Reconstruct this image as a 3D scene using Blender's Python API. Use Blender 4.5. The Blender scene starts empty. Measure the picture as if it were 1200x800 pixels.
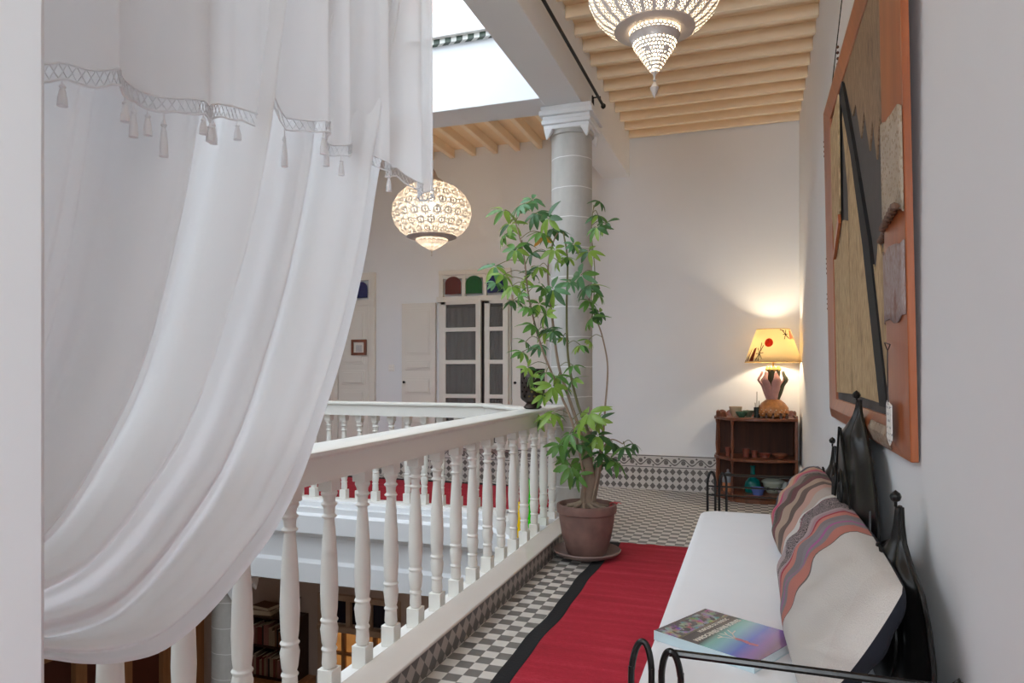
import bpy, bmesh, math, random
from mathutils import Vector, Matrix
random.seed(7)
C = bpy.context.scene
COL = C.collection
PI = math.pi

# ------------------------------------------------------------------ camera
CAMZ, FPX, YAW, HOR = 1.415, 820.0, math.radians(19), 434.0
cd = bpy.data.cameras.new('camera'); cam = bpy.data.objects.new('camera', cd); COL.objects.link(cam)
cam.location = (0, 0, CAMZ); cam.rotation_euler = (PI/2, 0, YAW)
cd.sensor_width = 36; cd.lens = FPX/1200*36; cd.shift_y = (HOR-400)/1200; cd.clip_start = .05; cd.clip_end = 200
C.camera = cam
FW = Vector((-math.sin(YAW), math.cos(YAW), 0)); RT = Vector((math.cos(YAW), math.sin(YAW), 0))
def ray(u, v=HOR): return FW + RT*((u-600)/FPX) + Vector((0, 0, (HOR-v)/FPX))
def at(u, v, d): return Vector((0, 0, CAMZ)) + ray(u, v)*d
def atx(u, v, x): r = ray(u, v); return at(u, v, x/r.x)
def aty(u, v, y): r = ray(u, v); return at(u, v, y/r.y)

# ------------------------------------------------------------------ world, light, exposure
w = bpy.data.worlds.new('sky'); C.world = w; w.use_nodes = True
bg = w.node_tree.nodes['Background']; bg.inputs[0].default_value = (.80, .90, 1, 1); bg.inputs[1].default_value = 3.7
C.view_settings.view_transform = 'Standard'; C.view_settings.look = 'None'
C.view_settings.gamma = 1; C.view_settings.use_curve_mapping = False
C.view_settings.exposure = 0.26
C.cycles.max_bounces = 14; C.cycles.diffuse_bounces = 9; C.cycles.transparent_max_bounces = 24
C.cycles.sample_clamp_indirect = 6
def light(name, kind, loc, power, col, size=.1, rot=(0,0,0), sy=None):
    l = bpy.data.lights.new(name, kind); l.energy = power; l.color = col
    if kind == 'AREA':
        l.size = size
        if sy: l.shape = 'RECTANGLE'; l.size_y = sy
    else: l.shadow_soft_size = size
    o = bpy.data.objects.new(name, l); o.location = loc; o.rotation_euler = rot; COL.objects.link(o); return o
# added area light behind the camera, standing in for cool daylight
light('near_end_fill_light', 'AREA', (-.25, -2.9, 2.35), 88, (.84, .92, 1), 1.2, (math.radians(90), 0, 0), 1.7)

# ------------------------------------------------------------------ materials
class Mt:
    def __init__(s, name):
        s.m = bpy.data.materials.new(name); s.m.use_nodes = True; s.t = s.m.node_tree
        s.p = s.t.nodes['Principled BSDF']; s.out = s.t.nodes['Material Output']
    def node(s, ty, **kw):
        n = s.t.nodes.new(ty)
        for k, v in kw.items(): setattr(n, k, v)
        return n
    def link(s, a, b): s.t.links.new(a, b)
    def co(s, kind='Object'):
        n = s.node('ShaderNodeTexCoord'); sp = s.node('ShaderNodeSeparateXYZ'); s.link(n.outputs[kind], sp.inputs[0])
        return [E(s, sp.outputs[i]) for i in range(3)]
    def vec(s, x, y, z=0.0):
        n = s.node('ShaderNodeCombineXYZ')
        for i, a in enumerate((x, y, z)):
            if isinstance(a, E): s.link(a.o, n.inputs[i])
            else: n.inputs[i].default_value = a
        return n.outputs[0]
    def noise(s, scale, vec=None, detail=3, rough=.5, col=False):
        n = s.node('ShaderNodeTexNoise'); n.inputs['Scale'].default_value = scale
        n.inputs['Detail'].default_value = detail; n.inputs['Roughness'].default_value = rough
        if vec is None: vec = s.node('ShaderNodeTexCoord').outputs['Object']
        s.link(vec, n.inputs['Vector']); return n.outputs['Color'] if col else E(s, n.outputs['Fac'])
    def voro(s, scale, vec, feature='F1'):
        n = s.node('ShaderNodeTexVoronoi'); n.feature = feature; n.inputs['Scale'].default_value = scale
        s.link(vec, n.inputs['Vector']); return E(s, n.outputs['Distance'])
    def mix(s, f, a, b):
        n = s.node('ShaderNodeMix'); n.data_type = 'RGBA'
        if isinstance(f, E): s.link(f.o, n.inputs[0])
        else: n.inputs[0].default_value = f
        for v, i in ((a, 6), (b, 7)):
            if isinstance(v, tuple): n.inputs[i].default_value = (*v[:3], 1)
            else: s.link(v, n.inputs[i])
        return n.outputs[2]
    def ramp(s, f, stops, const=False):
        n = s.node('ShaderNodeValToRGB'); r = n.color_ramp
        if const: r.interpolation = 'CONSTANT'
        while len(r.elements) < len(stops): r.elements.new(.5)
        for e, (p, c) in zip(r.elements, stops): e.position = p; e.color = (*c, 1)
        s.link(f.o, n.inputs[0]); return n.outputs[0]
    def base(s, c):
        if isinstance(c, tuple): s.p.inputs['Base Color'].default_value = (*c[:3], 1)
        else: s.link(c, s.p.inputs['Base Color'])
        return s
    def set(s, **kw):
        for k, v in kw.items(): s.p.inputs[k.replace('_', ' ')].default_value = v
        return s
    def bump(s, h, strength=.3, dist=.01):
        n = s.node('ShaderNodeBump'); n.inputs['Strength'].default_value = strength; n.inputs['Distance'].default_value = dist
        s.link(h.o, n.inputs['Height']); s.link(n.outputs[0], s.p.inputs['Normal']); return s
class E:
    def __init__(s, m, o): s.m = m; s.o = o
    def _(s, op, *a, rev=False):
        n = s.m.node('ShaderNodeMath', operation=op); args = [s, *a]
        if rev: args = [a[0], s]
        for i, x in enumerate(args):
            if isinstance(x, E): s.m.link(x.o, n.inputs[i])
            else: n.inputs[i].default_value = x
        return E(s.m, n.outputs[0])
    def __add__(s, b): return s._('ADD', b)
    def __radd__(s, b): return s._('ADD', b)
    def __sub__(s, b): return s._('SUBTRACT', b)
    def __rsub__(s, b): return s._('SUBTRACT', b, rev=True)
    def __mul__(s, b): return s._('MULTIPLY', b)
    def __rmul__(s, b): return s._('MULTIPLY', b)
    def __truediv__(s, b): return s._('DIVIDE', b)
    def __lt__(s, b): return s._('LESS_THAN', b)
    def __gt__(s, b): return s._('GREATER_THAN', b)
    def abs(s): return s._('ABSOLUTE')
    def fr(s): return s._('FRACT')
    def fl(s): return s._('FLOOR')
    def sin(s): return s._('SINE')
    def mod2(s): return s._('FLOORED_MODULO', 2.0)
    def mx(s, b): return s._('MAXIMUM', b)
    def mn(s, b): return s._('MINIMUM', b)
    def sqrt(s): return s._('SQRT')

def plain(name, col, rough=.6, metal=0, var=.06, scale=12, bump=0, **kw):
    m = Mt(name); n = m.noise(scale, detail=4)
    lo = tuple(max(0, c*(1-var)) for c in col); hi = tuple(min(1, c*(1+var)) for c in col)
    m.base(m.mix(n, lo, hi)); m.set(Roughness=rough, Metallic=metal, **kw)
    if bump: m.bump(n, bump, .004)
    return m.m
PLASTER = plain('white_plaster', (.79, .80, .81), .85, var=.025, scale=2.5, bump=.12)
PAINT = plain('white_gloss_paint', (.82, .80, .76), .4, var=.02, scale=6)
RAILM = plain('cream_white_paint', (.81, .79, .73), .35, var=.03, scale=5)
DOORM = plain('ivory_door_paint', (.74, .70, .63), .5, var=.03, scale=4)
CREAM = plain('cream_beam_paint', (.90, .74, .53), .6, var=.05, scale=6)
BOARD = plain('ochre_ceiling_board_paint', (.88, .68, .45), .7, var=.08, scale=4)
CURBM = plain('polished_curb_plaster', (.74, .68, .62), .25, var=.05, scale=5)
BLACKM = plain('black_wrought_iron', (.02, .019, .018), .28, .6, var=.2, scale=40, bump=.1)
RODM = plain('black_rod_iron', (.02, .02, .02), .5, .5)
BEDM = plain('white_cotton_mattress', (.80, .81, .83), .9, var=.02, scale=8, bump=.1)
DARK = plain('dark_void_glass', (.012, .014, .03), .15)
WOOD = None
def wood(name, c1, c2, rough=.4, scale=3, stretch=(1, 1, .08)):
    m = Mt(name); x, y, z = m.co(); n = m.noise(scale*6, m.vec(x*stretch[0]*1.0, y*stretch[1]*1.0, z*stretch[2]), 5, .6)
    m.base(m.ramp(n, [(.3, c1), (.7, c2)])).set(Roughness=rough); m.bump(n, .08, .003); return m.m
WOOD = wood('reddish_brown_wood', (.10, .03, .015), (.24, .075, .03), .3)
DARKWOOD = wood('dark_brown_wood', (.025, .012, .008), (.05, .024, .015), .4)
ORANGEWOOD = wood('orange_varnished_wood', (.27, .07, .022), (.42, .12, .038), .28)
DOORBROWN = wood('warm_brown_door_wood', (.30, .14, .06), (.42, .21, .09), .5)

def mat_floor():
    m = Mt('checkered_cement_tile'); x, y, z = m.co(); s = .075
    ch = ((x/s).fl() + (y/s).fl()).mod2()
    n = m.noise(9, detail=2); n2 = m.noise(1.4)
    a = m.mix(n, (.60, .56, .51), (.72, .68, .62)); b = m.mix(n, (.13, .12, .11), (.23, .21, .19))
    gx = ((x/s).fr() - .5).abs() > .485; gy = ((y/s).fr() - .5).abs() > .485
    c = m.mix(ch, a, b); c = m.mix(gx.mx(gy)*.5, c, (.3, .27, .24))
    m.base(c).set(Roughness=.42); return m.m
def mat_dado():
    m = Mt('dado_wall_tile'); x, y, z = m.co(); h = x + y; p = .078
    d = ((h/p).fr()-.5).abs() + ((z/.0875).fr()-.5).abs()
    dia = (d < .45)
    n = m.noise(7, detail=2)
    base = m.mix(n, (.55, .51, .47), (.64, .60, .56))
    c = m.mix(dia*(z < .262), base, (.15, .13, .12))
    # vine band
    q = .20; ph = (h/q)
    cy = (ph*2*PI).sin()*.032 + .33
    vine = ((z - cy).abs() < .0085)
    def blob(off, zc, r):
        dx = (((ph + off).fr()) - .5)*q; dz = z - zc
        return ((dx*dx + dz*dz*1.0).sqrt() < r)
    lf = m.voro(55, m.vec(h, z, 0.0))
    blobs = blob(.25, .325, .027).mx(blob(.75, .345, .025)).mx(blob(.5, .375, .012)).mx(blob(.0, .292, .012))*(lf > .14)
    c = m.mix(vine.mx(blobs), c, (.15, .13, .12))
    lines = ((z-.268).abs() < .0045).mx((z-.402).abs() < .005)
    c = m.mix(lines, c, (.10, .09, .085))
    m.base(c).set(Roughness=.35); return m.m
def mat_curbtile():
    m = Mt('diamond_curb_tile'); x, y, z = m.co(); h = x + y; p = .09
    d = ((h/p).fr()-.5).abs() + ((z/p*1.0+.2).fr()-.5).abs()
    m.base(m.mix(d < .5, (.42, .36, .32), (.13, .115, .105))).set(Roughness=.45); return m.m
FLOORM, DADOM, CURBT = mat_floor(), mat_dado(), mat_curbtile()

def mat_column():
    m = Mt('whitewashed_stone_drum'); x, y, z = m.co(); n = m.noise(14, detail=6, rough=.65)
    n2 = m.noise(3, m.vec(x*4.0, y*4.0, z), 4)
    c = m.mix(n2, (.38, .37, .34), (.62, .60, .56)); c = m.mix(n*.5, c, (.34, .32, .30))
    wob = m.noise(6)*.02
    f = ((z + wob)/.265).fr(); j = ((f - .5).abs() < .014)
    c = m.mix(j, c, (.72, .71, .69)); m.base(c).set(Roughness=.75); m.bump(n + j*.6, .25, .006); return m.m
COLM = mat_column()
def mat_curtain(name, alpha, trans):
    m = Mt(name); t = m.t
    n = m.noise(900, detail=1)
    m.base((.90, .90, .90)).set(Roughness=.95); m.p.inputs['Specular IOR Level'].default_value = .1
    tr = m.node('ShaderNodeBsdfTranslucent'); tr.inputs[0].default_value = (.90, .90, .91, 1)
    tp = m.node('ShaderNodeBsdfTransparent')
    a = m.node('ShaderNodeMixShader'); a.inputs[0].default_value = trans; m.link(m.p.outputs[0], a.inputs[1]); m.link(tr.outputs[0], a.inputs[2])
    b = m.node('ShaderNodeMixShader'); b.inputs[0].default_value = alpha; m.link(a.outputs[0], b.inputs[1]); m.link(tp.outputs[0], b.inputs[2])
    m.link(b.outputs[0], m.out.inputs[0]); return m.m
SHEER = mat_curtain('sheer_white_cotton', .02, .45); SHEER2 = mat_curtain('thin_white_cotton', .07, .45)
THREAD = mat_curtain('white_cotton_thread', 0, .4)
def mat_rug():
    m = Mt('red_wool_rug'); x, y, z = m.co(); n = m.noise(26, m.vec(x*1.6, y*3.5, z), 6, .8); n2 = m.noise(3.0, m.vec(x*.4, y*4.0, z), 3); f = m.noise(160, detail=2)
    c = m.ramp(n*.5+n2*.5, [(.34, (.30, .005, .016)), (.52, (.42, .010, .028)), (.70, (.55, .035, .065))]); m.base(c).set(Roughness=.95); m.bump(n+f, .6, .006); return m.m
RUG = mat_rug(); RUGB = plain('black_wool_border', (.007, .007, .008), .95, var=.3, scale=60, bump=.5)
POTM = plain('weathered_terracotta', (.21, .12, .098), .8, var=.5, scale=9, bump=.4)
SAUCER = plain('dusty_brown_clay', (.22, .15, .13), .8, var=.25, scale=9, bump=.3)
SOIL = plain('dry_soil', (.10, .07, .05), .95, var=.5, scale=40, bump=.8)
BARK = plain('pale_brown_bark', (.30, .22, .16), .8, var=.25, scale=30, bump=.5)
STEM = plain('green_brown_stem', (.17, .17, .07), .6, var=.2, scale=30)
def leafm(name, a, b):
    m = Mt(name); n = m.noise(14); m.base(m.mix(n, a, b)).set(Roughness=.38)
    tr = m.node('ShaderNodeBsdfTranslucent'); tr.inputs[0].default_value = (*[min(1, c*1.6) for c in b], 1)
    x = m.node('ShaderNodeMixShader'); x.inputs[0].default_value = .3; m.link(m.p.outputs[0], x.inputs[1]); m.link(tr.outputs[0], x.inputs[2]); m.link(x.outputs[0], m.out.inputs[0]); return m.m
LEAFS = [leafm('mid_green_leaf', (.06, .17, .035), (.14, .30, .06)), leafm('yellow_green_leaf', (.14, .28, .04), (.28, .42, .07)),
         leafm('deep_green_leaf', (.03, .09, .03), (.06, .16, .045)), leafm('pale_blue_green_leaf', (.07, .20, .09), (.15, .33, .15)),
         leafm('orange_leaf', (.55, .22, .03), (.7, .35, .05))]

def glassm(name, col, rough=.05, alpha=.55):
    m = Mt(name); m.base(col).set(Roughness=rough); m.p.inputs['Alpha'].default_value = alpha; return m.m
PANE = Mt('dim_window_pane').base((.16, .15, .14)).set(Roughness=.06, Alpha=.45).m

def emis(name, col, st):
    m = Mt(name); m.base(col); m.p.inputs['Emission Color'].default_value = (*col, 1); m.p.inputs['Emission Strength'].default_value = st; return m.m

# perforated metal for the lanterns: holes are really transparent
def mat_perf(name, kind):
    m = Mt(name); n = m.node('ShaderNodeUVMap'); sp = m.node('ShaderNodeSeparateXYZ'); m.link(n.outputs[0], sp.inputs[0])
    u, v = E(m, sp.outputs[0]), E(m, sp.outputs[1])
    if kind == 'ribs':
        k = 26; a = (u*k).fr()
        panel = ((a-.5).abs() < .33)
        du = ((u*k*4.0).fr()-.5); dv = ((v/.019 + ((u*k*4.0).fl()).mod2()*.5).fr()-.5)
        hole = ((du*du + dv*dv).sqrt() < .36)*panel
    elif kind == 'dots':
        k = 34; row = (v/.017).fl()
        du = ((u*k + row.mod2()*.5).fr()-.5); dv = ((v/.017).fr()-.5)
        ru = ((u*5).fr()-.5)*.55/1.0; rv = (v-.10)*1.9
        rr = (ru*ru*1.0 + rv*rv).sqrt()
        ring = ((rr-.085).abs() < .022)
        hole = ((du*du + dv*dv).sqrt() < .33)*(1.0-ring)
    else:
        k = 22; cell = .115; row = (v/cell).fl()
        du = ((u*k + row.mod2()*.5).fr()-.5); dv = ((v/cell).fr()-.5)
        r = (du*du + dv*dv).sqrt()
        ring = ((r-.30).abs() < .07).mx(r < .10)
        line = (du.abs() < .035).mx(((du.abs()+dv.abs())-.62).abs() < .04)
        dn = m.voro(150, m.vec(u*2.6, v, 0.0))
        hole = (1.0-ring.mx(line))*((dn < .55).mx(0.0))
    m.base((.62, .58, .54)).set(Roughness=.4, Metallic=.15)
    tp = m.node('ShaderNodeBsdfTransparent'); tl = m.node('ShaderNodeBsdfTranslucent'); tl.inputs[0].default_value = (.8, .76, .70, 1)
    g = m.node('ShaderNodeMixShader'); g.inputs[0].default_value = .38; m.link(tp.outputs[0], g.inputs[1]); m.link(tl.outputs[0], g.inputs[2])
    x = m.node('ShaderNodeMixShader'); m.link(hole.o, x.inputs[0]); m.link(m.p.outputs[0], x.inputs[1]); m.link(g.outputs[0], x.inputs[2])
    m.link(x.outputs[0], m.out.inputs[0]); return m.m
PERF_R, PERF_D, PERF_F = mat_perf('pierced_ribbed_metal', 'ribs'), mat_perf('pierced_dotted_metal', 'dots'), mat_perf('pierced_filigree_metal', 'fil')
LMETAL = plain('whitewashed_lantern_metal', (.55, .50, .46), .45, .2)
BULB = emis('glowing_bulb', (1, .86, .62), 12)

# ------------------------------------------------------------------ mesh building
class MB:
    def __init__(s): s.v = []; s.f = []; s.mi = []; s.uv = []
    def add(s, vs, fs, mi=0, uvs=None):
        b = len(s.v); s.v += [Vector(p) for p in vs]
        for i, f in enumerate(fs):
            s.f.append([b+k for k in f]); s.mi.append(mi); s.uv.append(uvs[i] if uvs else None)
        return s
    def box(s, x0, x1, y0, y1, z0, z1, mi=0, M=None):
        e = .00017*((len(s.v)//8) % 7); x0, x1, y0, y1, z0, z1 = min(x0, x1)-e, max(x0, x1)+e, min(y0, y1)-e, max(y0, y1)+e, min(z0, z1)-e, max(z0, z1)+e
        vs = [Vector((x, y, z)) for x in (x0, x1) for y in (y0, y1) for z in (z0, z1)]
        if M: vs = [M @ p for p in vs]
        return s.add(vs, [(0,1,3,2),(4,6,7,5),(0,4,5,1),(2,3,7,6),(0,2,6,4),(1,5,7,3)], mi)
    def lathe(s, prof, c=(0,0,0), seg=24, mi=0, M=None, sx=1, sy=1, cap=True):
        c = Vector(c); vs = []; fs = []; uvs = []; arc = [0]
        for a, b in zip(prof, prof[1:]): arc.append(arc[-1]+math.hypot(b[0]-a[0], b[1]-a[1]))
        for r, z in prof:
            for k in range(seg):
                a = 2*PI*k/seg; p = Vector((math.cos(a)*r*sx, math.sin(a)*r*sy, z))
                vs.append((M @ p if M else p) + c)
        for i in range(len(prof)-1):
            for k in range(seg):
                k2 = (k+1) % seg; fs.append((i*seg+k, i*seg+k2, (i+1)*seg+k2, (i+1)*seg+k))
                uvs.append([(k/seg, arc[i]), ((k+1)/seg, arc[i]), ((k+1)/seg, arc[i+1]), (k/seg, arc[i+1])])
        if cap:
            if prof[0][0] > 1e-4: fs.append(tuple(range(seg))[::-1]); uvs.append(None)
            if prof[-1][0] > 1e-4: fs.append(tuple((len(prof)-1)*seg+k for k in range(seg))); uvs.append(None)
        return s.add(vs, fs, mi, uvs)
    def tube(s, pts, r, seg=8, mi=0):
        pts = [Vector(p) for p in pts]; n = len(pts); vs = []; fs = []
        rs = r if isinstance(r, (list, tuple)) else [r]*n
        t0 = (pts[1]-pts[0]).normalized(); up = Vector((0,0,1)) if abs(t0.z) < .9 else Vector((1,0,0))
        a = t0.cross(up).normalized()
        for i, p in enumerate(pts):
            t = (pts[min(i+1, n-1)] - pts[max(i-1, 0)]).normalized()
            a = (a - t*a.dot(t)).normalized(); b = t.cross(a)
            for k in range(seg):
                q = 2*PI*k/seg; vs.append(p + (a*math.cos(q) + b*math.sin(q))*rs[i])
        for i in range(n-1):
            for k in range(seg): k2 = (k+1) % seg; fs.append((i*seg+k, i*seg+k2, (i+1)*seg+k2, (i+1)*seg+k))
        fs.append(tuple(range(seg))[::-1]); fs.append(tuple((n-1)*seg+k for k in range(seg)))
        return s.add(vs, fs, mi)
    def prism(s, poly, fn, t, mi=0):
        # poly of 2-D points; fn(a,b,c) -> world point, thickness t along c
        n = len(poly); vs = [fn(a, b, 0) for a, b in poly] + [fn(a, b, t) for a, b in poly]
        fs = [tuple(range(n))[::-1], tuple(range(n, 2*n))] + [(i, (i+1) % n, n+(i+1) % n, n+i) for i in range(n)]
        return s.add(vs, fs, mi)
    def grid(s, fn, nu, nv, mi=0, uvfn=None):
        vs = [fn(i/nu, j/nv) for i in range(nu+1) for j in range(nv+1)]
        fs = []; uvs = []
        for i in range(nu):
            for j in range(nv):
                fs.append((i*(nv+1)+j, (i+1)*(nv+1)+j, (i+1)*(nv+1)+j+1, i*(nv+1)+j+1))
                uvs.append([(i/nu, j/nv), ((i+1)/nu, j/nv), ((i+1)/nu, (j+1)/nv), (i/nu, (j+1)/nv)])
        return s.add(vs, fs, mi, uvs)
    def build(s, name, mats, parent=None, origin=None, bevel=0, sharp=38, solid=0, world=True, recalc=True):
        if not isinstance(mats, (list, tuple)): mats = [mats]
        off = Vector((0,0,0))
        if parent is not None and world: off = WO(parent)
        elif parent is None and origin is not None: off = Vector(origin)
        me = bpy.data.meshes.new(name); me.from_pydata([p-off for p in s.v], [], s.f)
        for m in mats: me.materials.append(m)
        me.polygons.foreach_set('material_index', s.mi)
        if any(u is not None for u in s.uv):
            ul = me.uv_layers.new(name='UVMap')
            for pl, u in zip(me.polygons, s.uv):
                if u is not None:
                    for li, q in zip(pl.loop_indices, u): ul.data[li].uv = q
        me.update()
        if recalc:
            bm = bmesh.new(); bm.from_mesh(me); bmesh.ops.recalc_face_normals(bm, faces=bm.faces); bm.to_mesh(me); bm.free()
        me.polygons.foreach_set('use_smooth', [True]*len(me.polygons))
        try: me.set_sharp_from_angle(angle=math.radians(sharp))
        except Exception: pass
        o = bpy.data.objects.new(name, me); COL.objects.link(o)
        if parent is not None: o.parent = parent
        elif origin is not None: o.location = off
        if solid:
            q = o.modifiers.new('solid', 'SOLIDIFY'); q.thickness = solid; q.offset = 0
        if bevel:
            q = o.modifiers.new('bevel', 'BEVEL'); q.width = bevel; q.segments = 2; q.limit_method = 'ANGLE'
        return o
def WO(o):
    p = Vector(o.location)
    while o.parent: o = o.parent; p += Vector(o.location)
    return p
def tag(o, label=None, cat=None, group=None, kind=None):
    if label: o['label'] = label
    if cat: o['category'] = cat
    if group: o['group'] = group
    if kind: o['kind'] = kind
    return o
def thing(name, loc, label, cat, group=None):
    o = bpy.data.objects.new(name, None); COL.objects.link(o); o.location = loc; o.empty_display_size = .1
    return tag(o, label, cat, group)
def struct(name, mb, m, parent=None, **kw):
    o = mb.build(name, m, parent, **kw)
    if parent is None: o['kind'] = 'structure'
    return o
def copy_tree(o, parent=None):
    c = o.copy(); COL.objects.link(c); c.parent = parent
    for ch in list(o.children): copy_tree(ch, c)
    return c
def B(*a): return MB().box(*a)
def lerp(a, b, t): return a + (b-a)*t
def interp(x, pts):
    if x <= pts[0][0]: return pts[0][1]
    for (a, p), (b, q) in zip(pts, pts[1:]):
        if x <= b: t = (x-a)/(b-a); return p + (q-p)*t
    return pts[-1][1]
def spline(pts, n=8):
    pts = [Vector(p) for p in pts]; out = []
    P = [pts[0]] + pts + [pts[-1]]
    for i in range(1, len(P)-2):
        for k in range(n):
            t = k/n; a, b, c, d = P[i-1], P[i], P[i+1], P[i+2]
            out.append(.5*((2*b) + (c-a)*t + (2*a-5*b+4*c-d)*t*t + (3*b-a-3*c+d)*t**3))
    out.append(pts[-1]); return out

# ------------------------------------------------------------------ the shell
XR, YB, CZ = .49, 8.44, 4.2        # right wall, far wall, ceiling
XV0, XV1 = -5.0, -1.70             # courtyard void
YV0, YV1 = -1.2, 5.80
XL = -7.1; LOW = -4.3
YN = -3.0
# floors
struct('floor', MB().box(-1.58, XR, YN, YB, -.12, 0), FLOORM)
struct('floor_far_gallery', MB().box(XL, -1.58, 5.95, YB, -.12, 0), FLOORM)
struct('floor_left_gallery', MB().box(XL, -5.15, YN, 5.95, -.12, 0), FLOORM)
struct('floor_courtyard', MB().box(XL, .49, YN, YB, LOW-.1, LOW), plain('beige_stone_floor', (.45, .36, .28), .5))
# curb of the near gallery: tiled face, polished plaster top
struct('trim_1', MB().box(-1.445, -1.43, .77, 5.85, .0, .118), CURBT)
struct('trim_2', MB().box(-1.60, -1.425, .77, 6.0, .118, .135), CURBM, bevel=.006)
struct('trim_3', MB().box(-1.60, -1.445, .77, 6.0, 0.0, .118), PLASTER)
# slab fascias towards the void (moulded band, recess, lower beam)
def fascia_profile():
    return [(-.0, .085), (-.06, .085), (-.06, .03), (-.10, .01), (-.10, -.16), (-.04, -.20), (-.0, -.22), (.0, -.44), (-.03, -.47), (-.035, -.66), (.30, -.66), (.30, -.13), (.0, -.13)]
def fascia(name, a, b, nrm):
    # a->b along the void edge, nrm points into the void
    mb = MB(); pr = fascia_profile(); a, b, nrm = Vector(a), Vector(b), Vector(nrm)
    vs = [p + nrm*(-q[0]) + Vector((0,0,q[1])) for p in (a, b) for q in pr]; n = len(pr)
    mb.add(vs, [(i, (i+1) % n, n+(i+1) % n, n+i) for i in range(n)] + [tuple(range(n)), tuple(range(n, 2*n))[::-1]])
    return struct(name, mb, PLASTER, bevel=.004, sharp=25)
fascia('trim_4', (-5.15, 5.86, 0), (-2.15, 5.86, 0), (0, -1, 0))
fascia('trim_5', (-1.66, 5.37, 0), (-1.66, .2, 0), (-1, 0, 0))
fascia('trim_6', (-2.15, 5.86, 0), (-1.66, 5.37, 0), (-.7071, -.7071, 0))
fascia('trim_7', (-5.15, -1, 0), (-5.15, 5.86, 0), (1, 0, 0))
struct('floor_corner', MB().prism([(-2.2, 5.9), (-1.6, 5.3), (-1.58, 5.96), (-2.2, 5.96)], lambda a, b, c: Vector((a, b, -.1+c)), .23), PLASTER)
struct('trim_8', MB().box(-5.15, -2.12, 5.86, 6.12, 0, .13), PLASTER, bevel=.005)
# walls
struct('wall_right', MB().box(XR, XR+.2, YN, YB, 0, CZ+.3), PLASTER)
struct('wall_back', MB().box(XL, XR+.2, YB, YB+.2, 0, CZ+.3), PLASTER)
struct('wall_back_upper', MB().box(XL, XR+.2, YB, YB+.2, CZ+.3, 8.3), plain('pink_ochre_plaster', (.62, .45, .40), .9))
struct('wall_left', MB().box(XL-.2, XL, YN, YB+.2, 0, 7.6), PLASTER)
struct('wall_upper_right', MB().box(.69, .9, YN, YB+.2, CZ+.3, 7.8), PLASTER)
# unseen near end wall, window opening put in to admit light
nw = MB().box(XL, -.95, YN-.2, YN, 0, 7.6).box(.45, XR+.2, YN-.2, YN, 0, CZ+.3).box(-.95, .45, YN-.2, YN, 0, 1.4).box(-.95, .45, YN-.2, YN, 3.3, CZ+.3)
struct('wall_near', nw, PLASTER)
wn = MB()
for (a, b, c, d) in ((-.95, -.89, 1.4, 3.3), (.39, .45, 1.4, 3.3), (-.28, -.22, 1.4, 3.3)): wn.box(a, b, YN-.12, YN-.05, c, d)
for (c, d) in ((1.4, 1.46), (3.24, 3.3), (2.6, 2.64), (2.0, 2.04)): wn.box(-.95, .45, YN-.12, YN-.05, c, d)
struct('window_1', wn, DOORM)
# pier in the left foreground
struct('wall_pier', MB().box(-1.78, -1.0, -.5, .765, 0, CZ), PLASTER, bevel=.01)
# dado
dd = MB().box(-4.86, -.0, YB-.018, YB, 0, .41).box(-.0, XR, YB-.018, YB, 0, .41)
struct('baseboard_back', dd, DADOM)
struct('baseboard_right', MB().box(XR-.035, XR, 5.4, YB-.02, 0, .41), PLASTER, bevel=.01)
struct('baseboard_left', MB().box(XL, XL+.02, YN, YB, 0, .41), DADOM)
# beams
struct('trim_9', MB().box(-1.73, -1.405, -1.4, YB, 3.746, 4.35), PLASTER, bevel=.006)
struct('trim_10', MB().box(-5.45, -1.73, 5.75, 6.13, 3.746, 4.35), PLASTER, bevel=.006)
struct('trim_11', MB().box(-5.45, -5.08, -1.4, 5.75, 3.746, 4.35), PLASTER, bevel=.006)
# ceilings: boards and joists
cb = MB().box(-1.405, XR, YN, YB, 4.295, 4.36); struct('ceiling', cb, BOARD)
cj = MB(); y = YB-.02
while y > YN: cj.box(-1.405, XR, y-.052, y, 4.2, 4.30); y -= .30
struct('ceiling_joists', cj, CREAM, bevel=.008)
struct('ceiling_far_gallery', MB().box(XL, -1.73, 6.13, YB, 4.31, 4.36), BOARD)
cj = MB(); x = -1.9
while x > XL: cj.box(x-.06, x, 6.13, YB, 4.2, 4.31); x -= .30
struct('ceiling_far_joists', cj, CREAM, bevel=.008)
struct('ceiling_left_gallery', MB().box(XL, -5.45, YN, 6.13, 4.25, 4.36), BOARD)
struct('ceiling_near_roof', MB().box(-1.405, XR+.2, YN-.2, YB, 4.36, 4.5).box(XL, -5.45, YN, 6.13, 4.36, 4.5).box(XL, -1.405, 6.13, YB, 4.36, 4.5), PLASTER)
struct('ceiling_near_end', MB().box(XL, -1.405, YN, -1.4, 3.9, 4.36), PLASTER)
# upper storey parapet seen above the cross beam
def mat_cornice():
    m = Mt('green_and_white_cornice_tile'); x, y, z = m.co(); f = ((x+y)/.11).fr(); k = (z/.03).fr()
    m.base(m.mix(((f-.5).abs() < .27), (.75, .75, .70), (.05, .075, .05))).set(Roughness=.3); return m.m
CORN = mat_cornice()
struct('trim_12', MB().box(-5.2, -1.66, 5.70, 5.78, 4.335, 4.375).box(-1.76, -1.69, -1.4, 5.75, 4.335, 4.375), CORN)
struct('trim_13', MB().box(-5.3, -1.66, 5.66, 6.0, 4.375, 4.60).box(-1.80, -1.50, -1.4, 5.68, 4.375, 4.60), PAINT, bevel=.006)

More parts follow.
